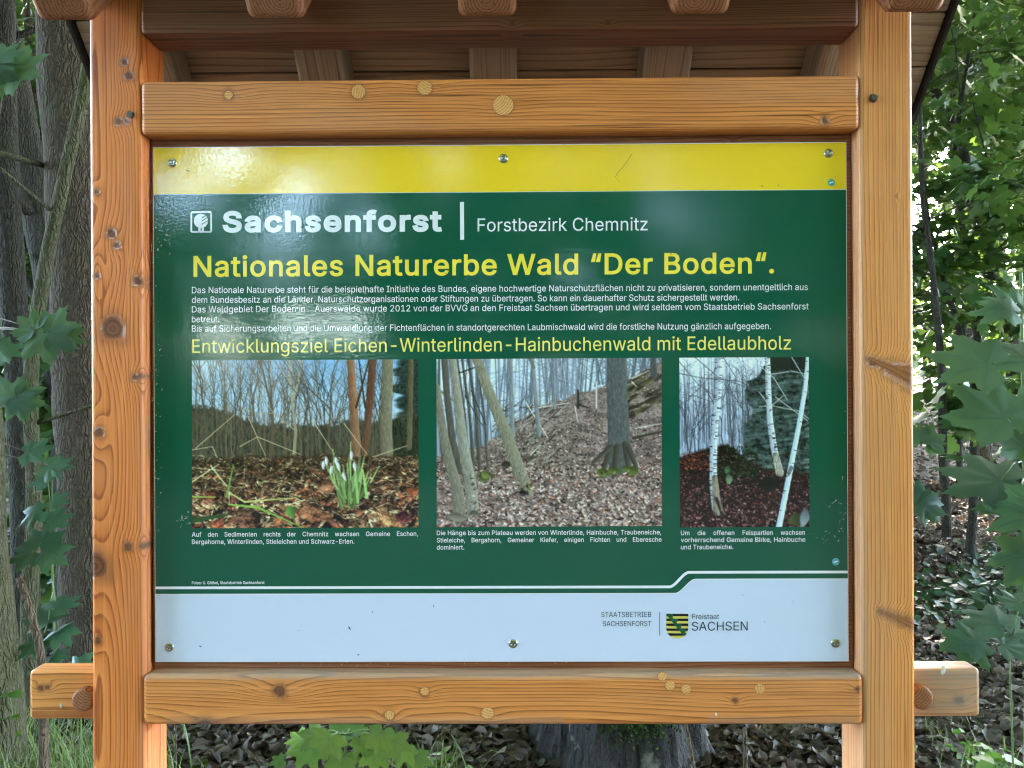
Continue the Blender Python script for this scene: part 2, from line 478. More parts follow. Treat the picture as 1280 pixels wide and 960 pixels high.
        sg = np.sign((L - sz0_) - tc_ * dz)
        ring = ring + 2.6 * np.exp(-(dist / (2.6 * wd)) ** 2) * (0.4 + tc_)
        ring = lerp(ring, dist / wd * 1.6 * sg + t * 0.6, msk)
        kn = np.maximum(kn, np.maximum(msk * .75, 0.45 * np.exp(-((dist / wd - 1) / .6) ** 2) * (B < lerp(b0, b1, 0.6)) * (dist > wd)))
    attr(me, 'ring', 'FLOAT', 'POINT', ring)
    attr(me, 'knot', 'FLOAT', 'POINT', kn)
    attr(me, 'grey', 'FLOAT', 'POINT', np.clip((grey(A, B, L) if grey else 0) + 0.22 * sstep(.0, .5, fbm(A * 11, B * 11, L * 2.2, sd_ + 41, 3)), 0, 1))
    attr(me, 'gc', 'FLOAT_VECTOR', 'POINT', np.stack([A + seed * 0.37, B, L], -1))
    fix_normals(me)
    return link(name, me, mat, parent, smooth=True)

def kpx(lst, axis='z'):
    """knot list from photograph pixels: (px, py, radius px, elongation, strength)"""
    out = []
    for k in lst:
        x, z = S(k[0], k[1]); r = k[2] * (0.85 if k[2] < 12 else 1.0) * D0 / FPX
        el, am = (k[3] if len(k) > 3 else 1.6), (k[4] if len(k) > 4 else 1.3)
        out.append((x, z, r, el, am) if axis == 'z' else (z, x, r, el, am))
    return out

PL0, PL1 = S(112.8, 480)[0], S(178.8, 480)[0]          # left post
PR0, PR1 = S(1075.0, 480)[0], S(1142.8, 480)[0]        # right post
PD = 0.09
lk = kpx([(156, 78, 6), (161, 95, 7), (148, 152, 6), (158, 152, 5), (121, 240, 4), (139, 292, 8, 2), (146, 307, 6), (172, 352, 8),
          (141, 411, 16, 2.2, 3.2), (169, 472, 6), (176, 470, 4), (124, 541, 8, 2.4, 3), (118, 708, 18, 2.2, 4), (160, 684, 7), (178, 683, 5), (122, 801, 6), (121, 345, 5, 4, 3)])
beam('post', ROOT, M['larch'], (PL0, PL1), (0, PD), (0.0, 2.285), 'z', (lerp(PL0, PL1, 0.12), 0.040), 0.0046, lk, 0.007, 0.003, 3,
     amp=0.0075, ls=0.6, lrange=(0.8, 2.2), grey=lambda A, B, L: 0.25 * sstep(PL1 - 0.014, PL1 - 0.004, A) * sstep(1.9, 1.4, L))
rk = kpx([(1090, 455, 5, 1.5, 1.0), (1120, 245, 2)])
rsp = [(1086, 449, 1146, 474, 4, 13), (1100, 764, 1146, 783, 3.5, 8)]
beam('post', ROOT, M['larch_pale'], (PR0, PR1), (0, PD), (0.0, 2.285), 'z', (PR0 - 0.055, 0.075), 0.0050, rk, 0.007, 0.003, 8,
     amp=0.010, ls=0.8, lrange=(0.8, 2.2), grey=lambda A, B, L: 0.5 * sstep(PR0 + 0.014, PR0 + 0.003, A), spikes=rsp)

# rails between the posts, flush with the post fronts
zt1, zt0 = S(626, 98)[1], S(626, 165)[1]
zb1, zb0 = S(626, 842.5)[1], S(626, 905)[1]
RX0, RX1 = PL1 - 0.001, PR0 + 0.001
top_rail = beam('rail', ROOT, M['rail_wood'], (RX0, RX1), (-0.003, 0.062), (zt0, zt1), 'x', (zt0 - 0.035, 0.055), 0.0048,
     kpx([(286, 119, 7, 3, 1.5), (448, 115, 9, 2.5, 1.2), (531, 110, 9, 2.5, 1.2), (629, 132, 9, 2.6, 1.0), (1030, 152, 6)], 'x'), 0.007, 0.003, 12, amp=0.008, ls=0.6)
low_rail = beam('rail', ROOT, M['rail_wood'], (RX0, RX1), (-0.005, 0.062), (zb0, zb1), 'x', (lerp(zb0, zb1, -0.1), 0.040), 0.0052,
     kpx([(351, 862, 9, 2.6, 3), (918, 874, 4), (1071, 860, 4), (258, 908, 12, 2.4, 2), (609, 891, 6, 2.2, .9), (487, 893, 6), (531, 864, 6)], 'x'), 0.007, 0.003, 15, amp=0.008, ls=0.5,
     grey=lambda A, B, L: np.clip(0.95 * sstep(zb1 - 0.010, zb1 - 0.001, A) + 0.45 * sstep(zb0 + 0.022, zb0 + 0.004, A) * (fbm(L * 6, 0, 0, 77) > 0.05), 0, 1))

# the lower rail runs through both posts; its ends stand out beyond them, held by round pegs
sx = S(36, 866, 0.030)[0]; ex = S(1225.5, 862, 0.030)[0]
sz1, sz0 = S(70, 838.5, 0.03)[1], S(70, 899.5, 0.03)[1]
beam('rail_end', ROOT, M['larch_pale'], (sx, PL0 + 0.002), (0.030, 0.074), (sz0, sz1), 'x', (lerp(sz0, sz1, 0.1), 0.09), 0.0055, kpx([(46, 867, 4), (38, 868, 5)], 'x'), 0.006, 0.003, 21, amp=0.01)
gz1, gz0 = S(1185, 836, 0.03)[1], S(1185, 896.5, 0.03)[1]
beam('rail_end', ROOT, M['larch_pale'], (PR1 - 0.002, ex), (0.030, 0.074), (gz0, gz1), 'x', (lerp(gz0, gz1, -0.05), 0.075), 0.006, kpx([(1172, 886, 6, 2, 2), (1210, 885, 7, 2, 2)], 'x'), 0.006, 0.003, 24, amp=0.014,
     grey=lambda A, B, L: np.clip(0.75 + 0.4 * fbm(L * 9, A * 20, 0, 5), 0, 1))

def disc_lathe(name, parent, mat, cx, cz, y0, prof, seg=28, axis_noise=None, ringscale=None, seed=1, squash=1.0, rim=0.0):
    """prof: list of (radius, y offset) from rim to centre, a round piece whose axis points at the viewer"""
    V, F4, F3 = [], [], []
    for r, dy in prof:
        for k in range(seg):
            a = 2 * math.pi * k / seg
            V.append((cx + r * math.cos(a) * squash, y0 + dy, cz + r * math.sin(a)))
    for j in range(len(prof) - 1):
        for k in range(seg):
            F4.append((j * seg + k, j * seg + (k + 1) % seg, (j + 1) * seg + (k + 1) % seg, (j + 1) * seg + k))
    c = len(V); V.append((cx, y0 + prof[-1][1], cz)); b = (len(prof) - 1) * seg
    for k in range(seg): F3.append((b + k, b + (k + 1) % seg, c))
    me = fast_mesh(name, V, [np.array(F4), np.array(F3)])
    if ringscale:
        P = np.array(V)
        ang = seed * 1.3
        u = (P[:, 0] - cx) * math.cos(ang) + (P[:, 2] - cz) * math.sin(ang); v = -(P[:, 0] - cx) * math.sin(ang) + (P[:, 2] - cz) * math.cos(ang)
        attr(me, 'ring', 'FLOAT', 'POINT', np.hypot(u + 0.03, v * 1.0 + 0.01) / ringscale + seed * 0.3)
        kn_ = np.zeros(len(V)); kn_[:2 * seg] = rim; attr(me, 'knot', 'FLOAT', 'POINT', kn_); attr(me, 'grey', 'FLOAT', 'POINT', np.zeros(len(V)))
        attr(me, 'gc', 'FLOAT_VECTOR', 'POINT', np.stack([P[:, 0] + seed, P[:, 2], P[:, 1]], -1))
    fix_normals(me)
    return link(name, me, mat, parent, smooth=True)

def plug(px, py, rpx, y, parent, i):
    x, z = S(px, py, y); r = rpx * D0 / FPX
    disc_lathe('wood_plug', parent, M['plug'], x, z, y, [(r, 0.002), (r, -0.0006), (r * 0.93, -0.0012), (r * 0.75, -0.0013), (r * 0.5, -0.0013), (r * 0.25, -0.0013)], 28, ringscale=0.0042, seed=i + 1, rim=0.75)
for i, (px, py, r) in enumerate([(286, 119, 5.5), (448, 115, 9), (531, 110, 9.3), (629, 132, 13)]): plug(px, py, r, -0.003, top_rail, i)
for i, (px, py, r) in enumerate([(531, 864, 5.5), (487, 893.5, 6), (609.5, 891.5, 7.8), (827.5, 845.5, 5.5), (837.5, 857, 6), (857.5, 861.5, 6), (949.5, 861, 6.2)]): plug(px, py, r, -0.005, low_rail, i + 5)

for i, (px, py, r, sq) in enumerate([(103, 876, 14.5, 1.0), (1154, 873.5, 15, 0.88)]):
    x, z = S(px, py, 0.012); rr = r * D0 / FPX
    disc_lathe('peg', ROOT, M['endgrain'], x, z, 0.012, [(rr, 0.03), (rr, 0.004), (rr * 0.93, 0.0), (rr * 0.75, -0.0004), (rr * 0.5, -0.0004), (rr * 0.25, -0.0004)], 36, ringscale=0.0046, seed=i + 3, squash=sq)

# beam under the eaves, roof timbers, boards and felt
hz0 = S(626, 38.5)[1]
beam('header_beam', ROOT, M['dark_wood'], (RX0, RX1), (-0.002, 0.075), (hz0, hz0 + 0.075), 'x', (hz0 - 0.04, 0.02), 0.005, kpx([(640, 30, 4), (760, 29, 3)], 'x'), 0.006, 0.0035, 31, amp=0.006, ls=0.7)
YR, ZR = 0.057, hz0 + 0.128                      # ridge line: underside of the rafters
ROOFROT = math.radians(45)
VT = 0.10 / math.cos(ROOFROT)
for k in range(-2, 3):
    cx = -0.0165 + k * 0.3345
    for sgn, ln in ((-1, 0.212), (1, 0.40)):
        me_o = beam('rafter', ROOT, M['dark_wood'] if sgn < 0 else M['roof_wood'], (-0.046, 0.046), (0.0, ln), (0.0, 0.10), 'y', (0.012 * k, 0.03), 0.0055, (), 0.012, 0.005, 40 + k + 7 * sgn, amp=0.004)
        me_o.location = (cx, YR, ZR)
        me_o.rotation_euler = (-ROOFROT, 0, math.pi if sgn < 0 else 0)
        if sgn < 0:   # end grain on the cut ends
            me_o.data.materials.append(M['endgrain'])
            mi = [1 if (p.normal.y > 0.75 and p.center.y > ln * 0.5) else 0 for p in me_o.data.polygons]
            me_o.data.polygons.foreach_set('material_index', mi)
beam('purlin', ROOT, M['roof_wood'], (RX0, RX1), (0.125, 0.165), (ZR - 0.085, ZR - 0.012), 'x', (ZR - 0.15, 0.15), 0.006, [(ZR - 0.05, -0.32, 0.006), (ZR - 0.055, 0.16, 0.005), (ZR - 0.05, 0.44, 0.005)], 0.005, 0.006, 52)
RW0, RW1 = -0.842, 0.866
for sgn, nb in ((-1, 2), (1, 4)):
    for j in range(nb):
        b = beam('roof_board', ROOT, M['roof_wood'], (RW0, RW1), (j * 0.108 + 0.001, (j + 1) * 0.108 - 0.0015), (0, 0.02), 'x', (0.25 * (-1) ** j, j * 0.108 - 0.04), 0.007,
                 [], 0.003, 0.012, 60 + j + 9 * sgn, amp=0.01)
        b.location = (0, YR, ZR + VT + 0.003)
        b.rotation_euler = (-ROOFROT, 0, math.pi if sgn < 0 else 0)
        if sgn < 0: b.location.x = RW0 + RW1
    L_ = nb * 0.108 + 0.012
    me = bpy.data.meshes.new('roofing_felt'); bm = bmesh.new()
    bmesh.ops.create_cube(bm, size=1.0)
    for v in bm.verts:
        v.co = Vector((v.co.x * (RW1 - RW0 + 0.024), (v.co.y + 0.5) * L_, 0.0235 + (v.co.z + 0.5) * 0.006))
    bm.to_mesh(me); bm.free()
    f = link('roofing_felt', me, M['felt'], ROOT)
    f.location = ((RW0 + RW1) / 2, YR, ZR + VT + 0.003); f.rotation_euler = (-ROOFROT, 0, math.pi if sgn < 0 else 0)
    # felt lapped down over the gable edge
    for sx_ in (-1, 1):
        me = bpy.data.meshes.new('felt_edge'); bm = bmesh.new(); bmesh.ops.create_cube(bm, size=1.0)
        for v in bm.verts:
            v.co = Vector((v.co.x * 0.006, (v.co.y + 0.5) * L_, -0.012 + (v.co.z + 0.5) * 0.0355))
        bm.to_mesh(me); bm.free()
        e = link('felt_edge', me, M['felt'], f)
        e.location = (sx_ * ((RW1 - RW0) / 2 + 0.0075), 0, 0)

# board behind the panel
bz1, bz0 = zt0 + 0.004, zb1 - 0.001
beam('backing_board', ROOT, M['dark_wood'], (PL1 + 0.0015, PR0 - 0.0015), (0.028, 0.046), (bz0, bz1), 'x', (bz0 - 0.3, 0.2), 0.006, kpx([(415, 179, 4), (922, 172, 4)], 'x'), 0.002, 0.008, 71)

# bolts through the posts
def square_bolt(px, py, s, prot):
    x, z = S(px, py, -prot)
    me = bpy.data.meshes.new('bolt'); bm = bmesh.new()
    bmesh.ops.create_cube(bm, size=1.0)
    bmesh.ops.bevel(bm, geom=bm.edges[:], offset=0.14, segments=2, affect='EDGES')
    R_ = Matrix.Rotation(math.radians(20), 3, 'Y')
    for v in bm.verts:
        v.co = R_ @ Vector((v.co.x * s, 0, v.co.z * s)) + Vector((x, -prot / 2 + v.co.y * prot + 0.0005, z))
    bm.to_mesh(me); bm.free()
    link('bolt', me, M['iron'], ROOT)
square_bolt(1093, 121.5, 0.0115, 0.008)
square_bolt(161.5, 142, 0.0105, 0.007)

def dropping(px, py, r, y, seed):
    x, z = S(px, py, y); rnd = random.Random(seed)
    n = 14; V = [(x, y - 0.0012, z)]; F = []
    for k in range(n):
        a = 2 * math.pi * k / n; q = r * rnd.uniform(0.55, 1.15)
        V.append((x + q * math.cos(a) * 0.6, y - 0.0003, z + q * math.sin(a)))
        F.append((0, 1 + k, 1 + (k + 1) % n))
    link('bird_dropping', fast_mesh('bird_dropping', V, [np.array(F)]), M['dropping'], ROOT)
dropping(76, 881.5, 0.0045, 0.0298, 3); dropping(1179, 838, 0.008, 0.0298, 5); dropping(895, 893, 0.004, -0.0052, 7)
# ------------------------------------------------------------------ the printed panel
YP = 0.022                                         # front face of the plate
def P(px, py, lift=0.0):
    x, z = S(px, py, YP)
    return (x, YP - lift, z)
tl, tr, br, bl = (191.8, 185.2), (1058.7, 176.4), (1060.2, 825.6), (193.2, 828.6)
c = [P(*q) for q in (tl, tr, br, bl)]
X0, X1 = (c[0][0] + c[3][0]) / 2, (c[1][0] + c[2][0]) / 2
Z1, Z0 = (c[0][2] + c[1][2]) / 2, (c[2][2] + c[3][2]) / 2
me = bpy.data.meshes.new('panel'); bm = bmesh.new(); bmesh.ops.create_cube(bm, size=1.0)
for v in bm.verts: v.co = Vector((lerp(X0, X1, v.co.x + 0.5), YP + (v.co.y + 0.5) * 0.004, lerp(Z0, Z1, v.co.z + 0.5)))
bm.to_mesh(me); bm.free()
PANEL = link('panel', me, M['p_white'], ROOT)

def poly_sheet(name, pts3, mat, lift, parent=None):
    me = bpy.data.meshes.new(name); bm = bmesh.new()
    vs = [bm.verts.new((x, YP - lift, z)) for x, z in pts3]
    f = bm.faces.new(vs); f.normal_update()
    if f.normal.y > 0: f.normal_flip()
    bmesh.ops.triangulate(bm, faces=[f])
    bm.to_mesh(me); bm.free()
    return link(name, me, mat, parent or PANEL)
E_ = 0.0012
zy = S(626, 240.4, YP)[1]
poly_sheet('green_field', [(X0 + E_, Z0 + E_), (X1 - E_, Z0 + E_), (X1 - E_, zy), (X0 + E_, zy)], M['p_green'], 0.0003)
poly_sheet('yellow_band', [(X0 + E_, zy + 0.001), (X1 - E_, zy + 0.001), (X1 - E_, Z1 - E_), (X0 + E_, Z1 - E_)], M['p_yellow'], 0.0003)
def step_line(y_l, y_r, xa, xb):
    """the boundary that steps up near the right end, as panel points from left to right"""
    A_, B_ = S(xa, y_l, YP), S(xb, y_r, YP)
    pts = [(X0 + E_, A_[1])]
    for k in range(21):
        t = k / 20; s = t * t * (3 - 2 * t)
        pts.append((lerp(A_[0], B_[0], t), lerp(A_[1], B_[1], 0.15 * t + 0.85 * s)))
    pts.append((X1 - E_, B_[1]))
    return pts
lo = step_line(741.5, 723.8, 844, 869)
poly_sheet('pale_band', [(X1 - E_, Z0 + E_), (X0 + E_, Z0 + E_)] + lo, M['p_pale'], 0.0006)
wl = step_line(733.5, 715.3, 837, 861)
def strip(name, pts, half, mat, lift):
    V = []; n = len(pts)
    for i, p in enumerate(pts):
        a, b = pts[max(i - 1, 0)], pts[min(i + 1, n - 1)]
        d = Vector((b[0] - a[0], b[1] - a[1])).normalized(); nx, nz = -d.y, d.x
        V += [(p[0] + nx * half, YP - lift, p[1] + nz * half), (p[0] - nx * half, YP - lift, p[1] - nz * half)]
    F = [(2 * i, 2 * i + 1, 2 * i + 3, 2 * i + 2) for i in range(n - 1)]
    return link(name, fast_mesh(name, V, [np.array(F)]), mat, PANEL)
strip('white_line', wl, 0.0023, M['p_white'], 0.0006)
strip('band_edge', lo, 0.0007, M['p_white'], 0.0009)

